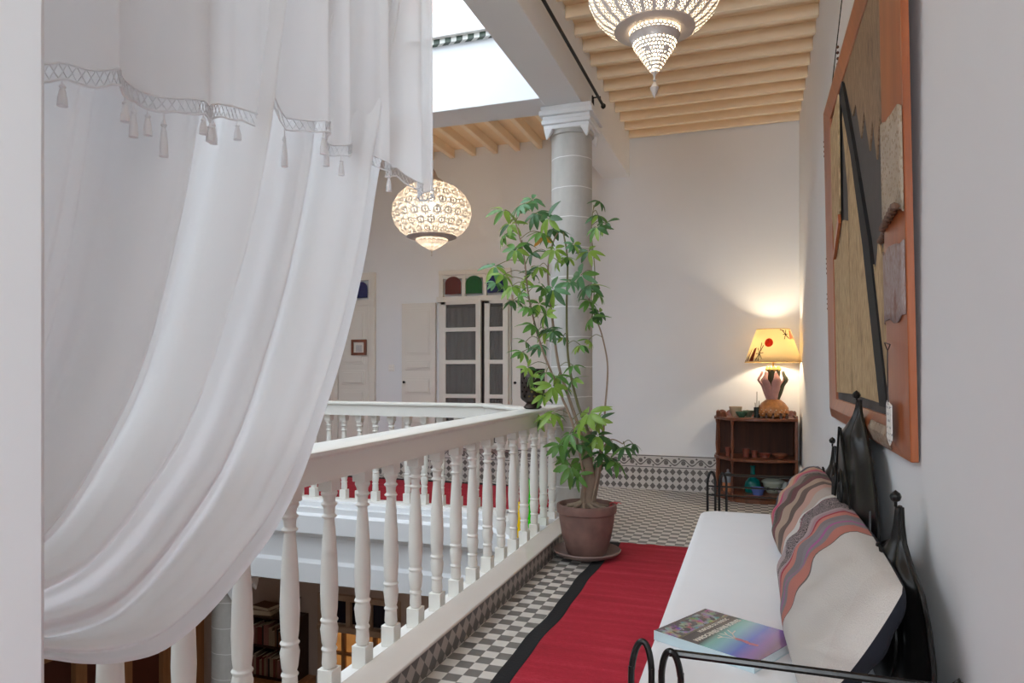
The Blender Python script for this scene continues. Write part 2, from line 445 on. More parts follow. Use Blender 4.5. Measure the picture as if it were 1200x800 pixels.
# ------------------------------------------------------------------ balusters
BPROF = [(.026,.100),(.031,.118),(.028,.170),(.034,.178),(.026,.190),(.031,.206),(.037,.262),(.031,.288),(.038,.298),(.030,.308),(.034,.34),(.037,.42),(.033,.55),(.026,.66),(.022,.70),(.021,.715),(.033,.725),(.022,.735),(.024,.757),(.025,.765),(.035,.775),(.024,.785),(.026,.80),(.035,.818),(.030,.835)]
def baluster_mb(h=.89):
    k = h/.89; mb = MB()
    mb.box(-.035, .035, -.035, .035, 0, .10*k)
    mb.lathe([(r, z*k) for r, z in BPROF], seg=18)
    mb.box(-.033, .033, -.033, .033, .83*k, .89*k); return mb
bal_mesh = baluster_mb().build('baluster', RAILM, bevel=.003); BALD = bal_mesh.data
def put_baluster(parent, p, rz=0):
    o = bal_mesh.copy(); o.name = 'baluster'; COL.objects.link(o); o.parent = parent; o.location = Vector(p)-WO(parent); o.rotation_euler = (0, 0, rz); return o
def rail_mb(a, b, z0=.98, z1=1.11, hw=.075, wcap=.095):
    a, b = Vector(a), Vector(b); t = (b-a).normalized(); n = Vector((-t.y, t.x, 0)); mb = MB()
    pr = [(-hw, z0), (hw, z0), (hw, z1-.035), (wcap-.01, z1-.03), (wcap, z1-.02), (wcap, z1-.006), (wcap-.008, z1), (-wcap+.008, z1), (-wcap, z1-.006), (-wcap, z1-.02), (-wcap+.01, z1-.03), (-hw, z1-.035)]
    vs = [p + n*q[0] + Vector((0,0,q[1])) for p in (a, b) for q in pr]; k = len(pr)
    return mb.add(vs, [(i, (i+1) % k, k+(i+1) % k, k+i) for i in range(k)] + [tuple(range(k)), tuple(range(k, 2*k))[::-1]])
def plinth_mb(a, b, z0=0, z1=.09, hw=.06):
    a, b = Vector(a), Vector(b); t = (b-a).normalized(); n = Vector((-t.y, t.x, 0))
    vs = [p + n*q + Vector((0,0,z)) for p in (a, b) for q, z in ((-hw, z0), (hw, z0), (hw, z1), (-hw, z1))]
    return MB().add(vs, [(0,1,5,4),(1,2,6,5),(2,3,7,6),(3,0,4,7),(0,3,2,1),(4,5,6,7)])
XB = -1.655
ks = XB/-1.62
nb = thing('balustrade', (XB, 3.4, 0), 'long cream-white balustrade along the near gallery, running from the curtain to the stone column', 'balustrade')
rail_mb((XB, .77, 0), (XB, 5.98, 0)).build('handrail', RAILM, nb)
plinth_mb((XB, .77, 0), (XB, 5.98, 0)).build('bottom_rail', PAINT, nb)
for k in range(-6, 13): put_baluster(nb, (XB, (2.69+.255*k)*ks, .09))
db = thing('balustrade', (-1.95, 5.65, 0), 'short diagonal balustrade cutting the corner of the void behind the column', 'balustrade')
DA, DB = Vector((-1.70, 5.40, 0)), Vector((-2.24, 5.95, 0))
rail_mb(DA, DB).build('handrail', RAILM, db); plinth_mb(DA, DB, 0, .14).build('bottom_rail', PAINT, db)
for k in range(2): put_baluster(db, DA.lerp(DB, .38+.36*k)+Vector((0, 0, .09)), PI/4)
fb = thing('balustrade', (-3.6, 6.0, 0), 'far balustrade across the courtyard, in front of the ivory doors', 'balustrade')
rail_mb((-5.15, 6.0, 0), (-2.2, 6.0, 0)).build('handrail', RAILM, fb)
plinth_mb((-5.15, 6.0, 0), (-2.2, 6.0, 0), .13, .15).build('bottom_rail', PAINT, fb)
FBM = baluster_mb(.83).build('baluster', RAILM, bevel=.003)
k = 0; x = -2.42
while x > -5.1:
    o = FBM if k == 0 else FBM.copy()
    if k: COL.objects.link(o)
    o.parent = fb; o.location = Vector((x, 6.0, .15))-WO(fb); x -= .175; k += 1
ub = thing('balustrade', (-3.0, 5.8, 4.6), 'sunlit upper-storey balustrade at the top of the courtyard opening', 'balustrade')
rail_mb((-5.2, 5.8, 4.62), (-1.66, 5.8, 4.62), .98, 1.11).build('handrail', PAINT, ub)
x = -1.86
for k in range(12): put_baluster(ub, (x, 5.8, 4.60)); x -= .2
bpy.data.objects.remove(bal_mesh)

# ------------------------------------------------------------------ columns
def column(c, z0, z1, label):
    t = thing('column', (c[0], c[1], z0), label, 'column')
    MB().lathe([(.225, z0), (.225, z0+.12), (.20, z0+.16), (.188, z0+.20), (.186, (z0+z1)/2), (.182, z1-.24), (.2, z1-.235), (.2, z1-.2)], (c[0], c[1], 0), 40).build('shaft', COLM, t)
    mb = MB()
    for hw, a, b in ((.205, .20, .16), (.222, .16, .12), (.212, .12, .085), (.240, .085, .04), (.228, .04, 0)):
        mb.box(c[0]-hw, c[0]+hw, c[1]-hw, c[1]+hw, z1-a, z1-b)
    for sx in (-1, 1):
        for sy in (-1, 1):
            px, py = c[0]+sx*.205, c[1]+sy*.205
            mb.add([(px, py, z1-.19), (px-sx*.085, py, z1-.19), (px, py-sy*.085, z1-.19), (px-sx*.02, py-sy*.02, z1-.30), (px-sx*.085, py-sy*.085, z1-.19)], [(0,1,3),(0,3,2),(1,4,3),(4,2,3),(0,2,4,1)])
    mb.build('capital', PLASTER, t, bevel=.008); return t
CC = (-1.55, 6.16)
column(CC, 0, 3.746, 'round whitewashed stone column with stepped capital behind the tall potted plant')
column((-5.25, 6.05), LOW, -.66, 'lower-storey round stone column glimpsed between balusters below the curtain')
column((-5.25, 5.95), 0, 3.746, 'upper-storey stone column at the far left corner of the courtyard, behind the white curtain')

# ------------------------------------------------------------------ doors on the far wall
def leaf(name, parent, x0, x1, z0, z1, rails, y=YB-.05, th=.045, mat=DOORM):
    f = MB().box(x0, x1, y-th, y, z0, z1)
    for (a, b) in rails:   # raised panels with a sunk border
        f.box(x0+.06, x1-.06, y-th-.006, y-th, a, b)
        f.box(x0+.09, x1-.09, y-th-.016, y-th-.006, a+.03, b-.03)
    return f.build(name, mat, parent, bevel=.005)
d1 = thing('door_1', (-3.4, YB, 0), 'open double glass door with red, green and blue arched transom panes', 'door'); d1['kind'] = 'structure'
X0, X1 = aty(516, 400, YB).x, aty(600, 400, YB).x
zt, zm = 2.72, 2.33
fr = MB().box(X0, X0+.06, YB-.05, YB, .41, zt).box(X1-.06, X1, YB-.05, YB, .41, zt).box(X0, X1, YB-.06, YB, zt-.06, zt).box(X0-.02, X1+.02, YB-.08, YB, zm-.02, zm+.045)
fr.box(X0-.03, X1+.03, YB-.09, YB, .41, .45)
xs = [X0+.06+(X1-X0-.12)*i/3 for i in range(4)]
for i in (1, 2): fr.box(xs[i]-.025, xs[i]+.025, YB-.05, YB, zm, zt)
fr.box(X0, X1, YB-.045, YB, zt-.11, zt-.05)
fr.build('door_frame', DOORM, d1, bevel=.004)
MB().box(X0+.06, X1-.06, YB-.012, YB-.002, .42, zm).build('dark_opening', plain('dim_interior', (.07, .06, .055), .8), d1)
def arch_pane(x0, x1, z0, z1, mat, parent, y=YB-.052):
    cx, r = (x0+x1)/2, (x1-x0)/2; pts = [(x0, z0), (x1, z0)] + [(cx+r*math.cos(a), z1-.09+.09*math.sin(a)) for a in [PI*k/12 for k in range(13)]]
    return MB().prism(pts, lambda a, b, c: Vector((a, y-c, b)), .006).build('stained_pane', mat, parent)
SG = [glassm('red_brown_stained_glass', (.12, .02, .012), .1, 1), glassm('green_stained_glass', (.01, .10, .015), .1, 1), glassm('blue_stained_glass', (.02, .02, .10), .1, 1)]
for i in range(3): arch_pane(xs[i]+.035, xs[i+1]-.035, zm+.08, zt-.08, SG[i], d1)
CURT = plain('grey_net_curtain', (.40, .38, .36), .9)
def glass_leaf(x0, x1, parent, yaw=0):
    e = MB(); y = YB-.10; e.box(x0, x0+.07, y, y+.04, .44, zm-.02).box(x1-.07, x1, y, y+.04, .44, zm-.02)
    zs = [.0, .55, 1.02, 1.44, 1.86, zm-.06]
    zs = [.44, .66, 1.06, 1.50, 1.92, 2.27]
    for z in zs: e.box(x0, x1, y, y+.04, z, z+.05)
    o = e.build('door_leaf', DOORM, parent, bevel=.003)
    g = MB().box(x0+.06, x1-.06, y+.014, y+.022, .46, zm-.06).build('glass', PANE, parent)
    cu = MB().grid(lambda s, t: Vector((x0+.06+s*(x1-x0-.12)*(1-.55*(1-t)*t*0), y+.045+.008*math.sin(s*30), .47+t*(zm-.57))), 40, 2)
    cu.build('net_curtain', CURT, parent, solid=.002)
xm = aty(567, 400, YB).x
glass_leaf(X0+.05, xm-.005, d1); glass_leaf(xm+.045, X1-.02, d1)
for (ua, ub_, lab) in ((473, 512, 'ivory panelled shutter folded open left of the glass door'), (602, 641, 'ivory panelled shutter folded open right of the glass door, behind the plant')):
    a, b = aty(ua, 400, YB).x, aty(ub_, 400, YB).x
    s = thing('shutter', ((a+b)/2, YB, 0), lab, 'shutter')
    leaf('panel', s, a, b, .44, 2.31, [(.50, .62), (.70, .95), (1.10, 1.32), (1.42, 1.55), (1.62, 2.24)][::1], y=YB-.012)
    MB().lathe([(.012, 0), (.016, .02), (.018, .03), (.0, .038)], (a+.045, YB-.055, 1.26), 12, M=Matrix.Rotation(PI/2, 3, 'X')).build('knob', BLACKM, s)
d2 = thing('door_2', (-5.3, YB, 0), 'closed ivory panelled door left of the glass door, small picture on it', 'door'); d2['kind'] = 'structure'
a, b = aty(441, 400, YB).x, -6.0
fr = MB().box(a-.09, a, YB-.05, YB, 0, 2.75).box(b, b+.09, YB-.05, YB, 0, 2.75).box(b, a, YB-.05, YB, 2.65, 2.75).box(b, a, YB-.06, YB, 2.3, 2.38)
for i in (1, 2, 3): x = b+.09+(a-b-.18)*i/4; fr.box(x-.02, x+.02, YB-.05, YB, 2.3, 2.7)
fr.build('door_frame', DOORM, d2, bevel=.004)
for i in range(4):
    x0 = b+.09+(a-b-.18)*i/4+.03; arch_pane(x0, x0+(a-b-.18)/4-.06, 2.41, 2.63, SG[2], d2, YB-.03)
mid = (a+b)/2
leaf('door_leaf', d2, mid, a-.09, .03, 2.3, [(.12, .7), (.78, 1.15), (1.22, 1.42), (1.5, 2.22)], y=YB-.01)
leaf('door_leaf', d2, b+.09, mid-.01, .03, 2.3, [(.12, .7), (.78, 1.15), (1.22, 1.42), (1.5, 2.22)], y=YB-.01)
# small picture
p0, p1 = aty(411.5, 416, YB-.09), aty(429, 397.5, YB-.09)
pic = thing('picture', ((p0.x+p1.x)/2, YB-.08, p0.z), 'small red-brown framed picture hanging on the closed ivory door', 'picture')
f = MB(); wd = .035
for (q0, q1, r0, r1) in ((p0.x, p1.x, p0.z, p0.z+wd), (p0.x, p1.x, p1.z-wd, p1.z), (p0.x, p0.x+wd, p0.z, p1.z), (p1.x-wd, p1.x, p0.z, p1.z)): f.box(q0, q1, YB-.095, YB-.07, r0, r1)
f.build('frame', WOOD, pic, bevel=.003)
def mat_sketch():
    m = Mt('pale_sketch_print'); x, y, z = m.co(); n = m.noise(45, detail=3); inside = (x.abs() < .05)*((z-.09).abs() < .045)
    m.base(m.mix(inside*n, (.72, .66, .58), (.30, .30, .32))).set(Roughness=.5); return m.m
B(p0.x+.03, p1.x-.03, YB-.082, YB-.072, p0.z+.03, p1.z-.03).build('print', mat_sketch(), pic)
s0 = aty(459, 431, YB); sw = thing('light_switch', (s0.x, YB, s0.z-.04), 'white light switch on the far wall between the two doors', 'light switch')
B(s0.x-.045, s0.x+.045, YB-.01, YB, s0.z-.045, s0.z+.045).build('plate', PAINT, sw, bevel=.004)
for i in (-1, 1): B(s0.x-.03, s0.x+.03, YB-.016, YB-.01, s0.z+i*.02-.013, s0.z+i*.02+.013).build('rocker', PAINT, sw, bevel=.002)

# ------------------------------------------------------------------ lower storey
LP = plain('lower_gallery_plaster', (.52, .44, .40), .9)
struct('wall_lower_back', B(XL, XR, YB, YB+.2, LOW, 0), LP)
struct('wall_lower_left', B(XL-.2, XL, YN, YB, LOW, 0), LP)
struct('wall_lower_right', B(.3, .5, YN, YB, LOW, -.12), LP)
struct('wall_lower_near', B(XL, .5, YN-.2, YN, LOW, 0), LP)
ld = thing('door_3', (-5.1, YB, LOW), 'lit glass door with small dark transom panes on the storey below', 'door'); ld['kind'] = 'structure'
a, b = aty(376, 720, YB).x, aty(470, 720, YB).x
zT, zB = aty(420, 698, YB).z, aty(420, 738, YB).z
FRB = plain('taupe_door_paint', (.46, .34, .25), .6)
f = MB().box(a, a+.16, YB-.08, YB, LOW, zT).box(b-.12, b, YB-.08, YB, LOW, zT).box(a, b, YB-.08, YB, zT-.07, zT).box(a, b, YB-.1, YB, zB-.03, zB+.05)
n = 3; 
for i in range(1, n): x = a+.16+(b-a-.28)*i/n; f.box(x-.035, x+.035, YB-.08, YB, zB, zT)
f.build('door_frame', FRB, ld, bevel=.004)
for i in range(n):
    x0 = a+.16+(b-a-.28)*i/n+.04; B(x0, x0+(b-a-.28)/n-.08, YB-.03, YB-.01, zB+.08, zT-.09).build('transom_pane', DARK, ld)
LIT = Mt('warm_lit_room'); _n = LIT.noise(3.5, detail=2); LIT.base((.4, .2, .08)); LIT.link(LIT.mix(_n, (.05, .018, .006), (.75, .32, .08)), LIT.p.inputs['Emission Color']); LIT.p.inputs['Emission Strength'].default_value = .55
B(a+.16, b-.12, YB-.03, YB-.01, LOW, zB-.03).build('lit_glass', LIT.m, ld)
mb = MB()
for i in range(5): x = a+.16+(b-a-.28)*i/4; mb.box(x-.028, x+.028, YB-.07, YB-.03, LOW, zB)
for i in range(7): z = zB-.33*i; mb.box(a+.16, b-.12, YB-.065, YB-.03, z-.02, z+.02)
mb.build('muntin', DOORBROWN, ld)
# bookcase downstairs
bx0, bx1 = aty(294, 750, 8.2).x, aty(350, 750, 8.2).x; bz1 = aty(320, 722, 8.15).z; bz0 = aty(320, 797, 8.1).z
bc = thing('bookcase', ((bx0+bx1)/2, 8.25, LOW), 'dark bookcase full of books on the storey below, seen between balusters', 'bookcase')
mb = MB().box(bx0, bx0+.03, 8.1, 8.42, bz0, bz1).box(bx1-.03, bx1, 8.1, 8.42, bz0, bz1).box(bx0, bx1, 8.40, 8.43, bz0, bz1)
mb.build('side_panel', DARKWOOD, bc, bevel=.003)
zsh = [bz0, bz0+.43, bz1-.03]
for z in zsh: B(bx0+.03, bx1-.03, 8.1, 8.40, z, z+.025).build('shelf', DARKWOOD, bc)
B(bx0-.25, bx1+.12, 7.85, 8.43, LOW, bz0-.001).build('base_cabinet', wood('orange_brown_cabinet_wood', (.42, .2, .09), (.55, .28, .13)), bc, bevel=.004)
BK = [plain('book_cover_'+n, c, .6) for n, c in (('red', (.16, .025, .02)), ('cream', (.30, .24, .17)), ('brown', (.15, .07, .04)), ('pink', (.28, .13, .12)), ('black', (.02, .02, .02)))]
PAGES = plain('cream_pages', (.7, .64, .52), .9)
for si, z in enumerate(zsh[:2]):
    x = bx0+.05; i = 0
    while x < bx1-.07:
        wd_ = random.uniform(.025, .045); h = random.uniform(.2, .3); nm = ('cream', 'red', 'brown', 'pink', 'black')
        k = random.choice([0, 1, 3, 2, 4])
        bo = thing('book', (x+wd_/2, 8.2, z+.025), '%s shelf spine, %s from the left, in the dark bookcase downstairs' % (('red', 'cream', 'brown', 'pink', 'black')[k] + (' upper', ' lower')[si == 0] , ('first', 'second', 'third', 'fourth', 'fifth', 'sixth', 'seventh', 'eighth', 'ninth', 'tenth', 'eleventh', 'twelfth', 'thirteenth', 'fourteenth', 'fifteenth', 'sixteenth', 'seventeenth', 'eighteenth', 'nineteenth', 'twentieth', 'last', 'last', 'last', 'last', 'last', 'last')[i]), 'book', 'books in the dark bookcase downstairs')
        B(x, x+wd_-.003, 8.13, 8.33, z+.026, z+.026+h).build('cover', BK[k], bo, bevel=.002)
        B(x+.004, x+wd_-.007, 8.132, 8.335, z+.028, z+.028+h).build('pages', PAGES, bo)
        x += wd_; i += 1
def flatbook(x, y, z, w_, d_, h, rz, m, label):
    t = thing('book', (x, y, z), label, 'book'); t.rotation_euler = (0, 0, rz)
    mb = MB().box(-w_/2, w_/2, -d_/2, d_/2, 0, .004).box(-w_/2, w_/2, -d_/2, d_/2, h-.004, h).box(-w_/2, -w_/2+.004, -d_/2, d_/2, 0, h)
    mb.build('cover', m, t, world=False); MB().box(-w_/2+.005, w_/2-.005, -d_/2+.005, d_/2-.005, .004, h-.004).build('pages', PAGES, t, world=False); return t
flatbook(bx0+.2, 8.25, bz1-.004, .34, .24, .07, .1, BK[1], 'thick pale book lying on top of the bookcase downstairs')
flatbook(bx0+.22, 8.25, bz1+.067, .3, .22, .05, -.15, BK[2], 'brown book lying on the pale book on the bookcase downstairs')
pf = thing('picture', (bx0+.55, 8.3, bz1), 'dark framed picture leaning on top of the bookcase downstairs', 'picture'); pf.rotation_euler = (-.2, .25, 0)
mb = MB()
for q in ((-.11, .11, 0, .02), (-.11, .11, .26, .28), (-.11, -.09, 0, .28), (.09, .11, 0, .28)): mb.box(q[0], q[1], -.01, .01, q[2], q[3])
mb.build('frame', DARKWOOD, pf, world=False); MB().box(-.09, .09, 0, .006, .02, .26).build('print', BK[2], pf, world=False)
# warm doorway on the lower left wall
wd3 = thing('door_4', (XL, 6.4, LOW), 'warm brown wooden doorway on the lower left wall under the curtain', 'door'); wd3['kind'] = 'structure'
mb = MB()
for y in (5.2, 5.75, 6.35, 6.95, 7.5): mb.box(XL, XL+.1, y-.07, y+.07, LOW, -1.5)
mb.box(XL, XL+.1, 5.2, 7.5, -1.65, -1.5); mb.build('door_frame', DOORBROWN, wd3)
B(XL, XL+.03, 5.2, 7.5, LOW, -1.5).build('door_leaf', plain('dark_red_brown_panel', (.09, .02, .012), .5), wd3)
light('lower_gallery_lamp', 'POINT', (-6.0, 6.6, -1.2), 4, (1, .62, .34), .12)
light('lower_back_lamp', 'POINT', (-3.6, 7.2, -1.2), 3.5, (1, .66, .42), .12)
sh = thing('pendant_lamp', (-6.0, 6.6, -1.1), 'small shade lamp hanging in the storey below', 'lamp')
MB().lathe([(.10, -.16), (.07, 0), (.02, .03)], (-6.0, 6.6, -1.1), 16, cap=False).build('lamp_shade', LMETAL, sh, solid=.004)
MB().tube([(-6.0, 6.6, -1.08), (-6.0, 6.6, -.13)], .006).build('cord', RODM, sh)
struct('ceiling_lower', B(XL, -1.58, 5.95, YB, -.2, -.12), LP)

# ------------------------------------------------------------------ curtain rod and curtain
rod = thing('curtain_rod', (-1.33, 3.5, 3.9), 'black iron curtain rod under the ceiling along the inner side of the beam', 'curtain rod')
MB().tube([(-1.33, -.4, 3.9), (-1.33, 6.5, 3.9)], .013, 12).lathe([(0, -.03), (.02, -.015), (.024, 0), (.02, .015), (0, .03)], (-1.33, 6.5, 3.9), 12).build('pole', RODM, rod)
for y in (.3, 3.4, 6.36):
    MB().tube([(-1.33, y, 3.9), (-1.33, y, 3.935), (-1.395, y, 3.935), (-1.395, y, 3.86)], .008).box(-1.405, -1.397, y-.02, y+.02, 3.80, 3.95).build('bracket', RODM, rod)
XC = -1.40
edge_px = [(440, 205), (425, 300), (402, 400), (378, 480), (350, 560), (320, 620), (290, 662), (240, 722), (190, 763), (140, 778), (95, 780), (60, 776), (30, 772)]
C1 = [Vector((0, 2.72, 3.88)), Vector((0, 2.68, 3.0))] + [atx(u, v, XC) for u, v in edge_px]
C1 = [Vector((0, p.y, p.z)) for p in C1]; C1s = spline(C1, 6)
def arcparam(pts):
    L = [0]
    for a, b in zip(pts, pts[1:]): L.append(L[-1]+(b-a).length)
    return [l/L[-1] for l in L]
A1 = arcparam(C1s)
def c1(t):
    for i in range(len(A1)-1):
        if t <= A1[i+1]: k = (t-A1[i])/(A1[i+1]-A1[i]+1e-9); return C1s[i].lerp(C1s[i+1], k)
    return C1s[-1]
C0s = spline([Vector((0, .80, 3.88)), Vector((0, .80, 2.6)), Vector((0, .80, 1.75)), Vector((0, .79, 1.15))], 8); A0 = arcparam(C0s)
def c0(t):
    for i in range(len(A0)-1):
        if t <= A0[i+1]: k = (t-A0[i])/(A0[i+1]-A0[i]+1e-9); return C0s[i].lerp(C0s[i+1], k)
    return C0s[-1]
rf = random.Random(3)
def pleats(n, seed):
    r = random.Random(seed); xs_ = [0]; 
    while xs_[-1] < 1: xs_.append(xs_[-1] + r.uniform(.6, 1.5)/n)
    amp = [r.uniform(.5, 1)*(1 if i % 2 else -1) for i in range(len(xs_))]
    def f(s):
        for i in range(len(xs_)-1):
            if s <= xs_[i+1]:
                k = (s-xs_[i])/(xs_[i+1]-xs_[i]); k = k*k*(3-2*k); k = max(0, min(1, (k-.2)/.6)) if False else k
                return amp[i]*(1-k)+amp[i+1]*k
        return 0
    return f
F1 = pleats(15, 5); F1b = pleats(6, 11); F1c = pleats(34, 8)
def drape(s, t):
    # s across, t down
    s2 = s + .02*math.sin(t*4)*math.sin(s*PI)
    p = c0(t)*(1-s) + c1(t)*s
    # the middle strands sag more softly than a straight blend
    am = .055*(1-.35*t)
    spread = interp(t, [(0, .75), (.3, 1), (.6, 1.1), (.8, .9), (1, .5)])
    dx = am*spread*(1.15*F1(min(1, max(0, s2))) + 1.0*F1b(min(1, max(0, s2+.03*t)))) + .010*F1c(s)
    belly = .05*math.sin(PI*min(1, t*1.05))*math.sin(PI*s)
    dx *= min(1, (1.02-s)*14)
    dz = 0
    if t > .5:
        k = (t-.5)/.5; dz = .018*k*F1b(s)
    sway = .035*F1(min(1, max(0, s2+.035)))*(1-.6*t)*min(1, s*8)*min(1, (1-s)*8)
    return Vector((XC + .005 + dx + belly*.4, p.y+sway, p.z+dz))
cur = thing('curtain', (-1.36, 1.8, 3.88), 'large sheer white cotton curtain swept to the left, with fringed upper layer', 'curtain')
MB().grid(drape, 260, 150).build('drape', SHEER, cur, sharp=180)
def backing_strip(s0, s1, off):
    def f(s, t):
        q = lerp(s0, s1, s); q += .004*math.sin(t*9+s0*20) if 0 < s else 0
        p = drape(min(1, q), t); return Vector((p.x-off*min(1, t*12), p.y, p.z+.006*t))
    return f
mb = MB()
for s0, s1, off in ((0, .462, .022), (.665, .735, .018), (.855, .895, .018), (.30, .40, .034)): mb.grid(backing_strip(s0, s1, off), max(8, int((s1-s0)*220)), 110)
mb.build('added_backing_strips', SHEER, cur, sharp=180)  # cloth strips added to cut transmitted light and grey bands of the drape
hem_px = [(62, 80), (78, 74), (100, 84), (130, 86), (160, 100), (200, 114), (225, 122), (240, 134), (262, 126), (285, 128), (305, 140), (312, 116), (325, 108), (338, 112), (345, 138), (365, 143), (380, 152), (388, 168), (400, 172), (425, 174), (438, 186), (448, 200), (462, 196), (472, 214), (482, 222), (495, 226), (505, 222)]
XU = -1.325
hem = [(atx(u, v, XU).y, atx(u, v, XU).z) for u, v in hem_px]; hem.sort()
YU1 = hem[-1][0]; YU0 = .80
G1 = pleats(17, 21); G2 = pleats(7, 4); G3 = pleats(40, 9)
def hemz(y): return interp(y, hem)
def valance(s, t):
    y = lerp(YU0, YU1, s); e = min(1, (1-s)*25+.15)
    dx = .046*G1(s)*e*(.6+.4*t) + .030*G2(s)*e + .005*G3(s)
    z = lerp(3.90, hemz(y)+.006, t)
    return Vector((XU + dx, y + (.012*G2(min(1, s+.05))*t + .028*G1(min(1, s+.03)))*e*min(1, s*10), z))
MB().grid(valance, 260, 40).build('upper_layer', SHEER2, cur, sharp=180)
# crocheted trim: edge cords and a lattice of thread
mb = MB(); n = 150
def hp(s, dz): p = valance(s, 1); return Vector((p.x+.003, p.y, p.z-dz))
for dz, r in ((0.0, .0028), (.032, .0032)): mb.tube([hp(i/n, dz + (.004*abs(math.sin(i*PI/5)) if dz else 0)) for i in range(n+1)], r, 5)
for ph in (0, 1):
    for q in (0, 1): mb.tube([hp(i/n, .016 + (.016 if (i+ph+q) % 2 else -.016)) for i in range(n+1)], .0017, 4)
mb.build('crochet_trim', THREAD, cur)
for u, L in ((78, 36), (160, 34), (172, 46), (184, 36), (193, 60), (222, 26), (238, 26), (258, 34), (283, 26), (305, 24), (345, 50), (365, 30), (382, 34), (397, 26), (443, 26)):
    yy = atx(u, 150, XU).y; s = (yy-YU0)/(YU1-YU0); p = hp(s, .034); L = L/FPX*(XU/ray(u).x)*.9
    q = MB().lathe([(.002, -L), (.0105, -L), (.0095, -L*.72), (.006, -L*.42), (.004, -L*.36), (.007, -L*.30), (.005, -L*.24), (.002, -L*.18), (.002, 0)], p, 10)
    q.build('tassel', THREAD, cur)

# ------------------------------------------------------------------ lanterns
L1 = Vector((*at(767, 35, 3.4).xy, 3.07))
la = thing('hanging_lantern', (L1.x, L1.y, 2.75), 'large whitewashed pierced-metal lantern hanging nearest the camera, with a pointed drop', 'hanging lantern')
dz = L1.z
mb = MB().lathe([(.19, 0), (.245, .035), (.29, .085), (.318, .15), (.328, .22), (.315, .30), (.27, .37), (.19, .43), (.10, .47)], (L1.x, L1.y, dz), 96, cap=False)
mb.build('body', PERF_R, la)
MB().lathe([(.192, .004), (.194, -.003), (.155, -.012), (.122, -.010), (.120, .0), (.19, .006)], (L1.x, L1.y, dz), 64, cap=False).build('base_disc', LMETAL, la)
MB().lathe([(.120, -.008), (.118, -.034)], (L1.x, L1.y, dz), 64, cap=False).build('pierced_ring', PERF_D, la)
MB().lathe([(.122, -.034), (.118, -.040), (.108, -.055), (.106, -.07)], (L1.x, L1.y, dz), 64, cap=False).build('lower_band', LMETAL, la)
MB().lathe([(.106, -.066), (.100, -.085), (.085, -.11), (.062, -.145), (.036, -.185), (.014, -.212)], (L1.x, L1.y, dz), 64, cap=False).build('pierced_cone', PERF_D, la)
MB().lathe([(.0155, -.208), (.006, -.222), (.004, -.24), (.010, -.245), (.004, -.252), (.022, -.283), (.005, -.325), (.0, -.335)], (L1.x, L1.y, dz), 14).build('finial', LMETAL, la)
MB().lathe([(.10, .468), (.07, .50), (.05, .56), (.07, .60), (.03, .66), (.012, .70)], (L1.x, L1.y, dz), 32, cap=False).tube([(L1.x, L1.y, dz+.69), (L1.x, L1.y, 4.2)], .008).build('crown', LMETAL, la)
MB().lathe([(0, -.045), (.03, -.03), (.036, 0), (.028, .03), (.014, .06), (.014, .1)], (L1.x, L1.y, dz+.2), 16).tube([(L1.x, L1.y, dz+.29), (L1.x, L1.y, dz+.5)], .01).build('bulb', BULB, la)
light('lantern_bulb', 'POINT', (L1.x, L1.y, dz+.10), 12, (1, .82, .58), .05)
L2p = aty(506, 280, 7.2); L2 = Vector((L2p.x, 7.2, 2.93))
lb = thing('hanging_lantern', (L2.x, L2.y, 2.76), 'wide round white filigree lantern hanging in the far gallery beyond the curtain edge', 'hanging lantern')
MB().lathe([(.27, .0), (.36, .06), (.42, .14), (.45, .25), (.44, .35), (.38, .46), (.28, .55), (.17, .60)], (L2.x, L2.y, L2.z), 96, cap=False).build('body', PERF_F, lb)
MB().lathe([(.28, .004), (.285, -.006), (.22, -.03), (.18, -.032), (.17, .0), (.27, .01)], (L2.x, L2.y, L2.z), 64, cap=False).build('base_disc', LMETAL, lb)
MB().lathe([(.18, -.03), (.178, -.05), (.15, -.075), (.10, -.11), (.05, -.14), (.02, -.155)], (L2.x, L2.y, L2.z), 48, cap=False).build('lower_bowl', PERF_F, lb)
MB().lathe([(.02, -.15), (.008, -.165), (.004, -.20), (.01, -.21), (.0, -.225)], (L2.x, L2.y, L2.z), 12).build('finial', LMETAL, lb)
MB().lathe([(.17, .60), (.13, .63), (.07, .67), (.04, .74), (.012, .78)], (L2.x, L2.y, L2.z), 32, cap=False).tube([(L2.x, L2.y, L2.z+.77), (L2.x, L2.y, 4.2)], .008).build('crown', LMETAL, lb)
MB().lathe([(0, -.045), (.03, -.03), (.038, 0), (.028, .03), (.014, .06), (.014, .1)], (L2.x, L2.y, L2.z+.36), 16).tube([(L2.x, L2.y, L2.z+.45), (L2.x, L2.y, L2.z+.7)], .01).build('bulb', BULB, lb)
light('lantern_bulb_far', 'POINT', (L2.x, L2.y, L2.z+.22), 17, (1, .84, .64), .05)

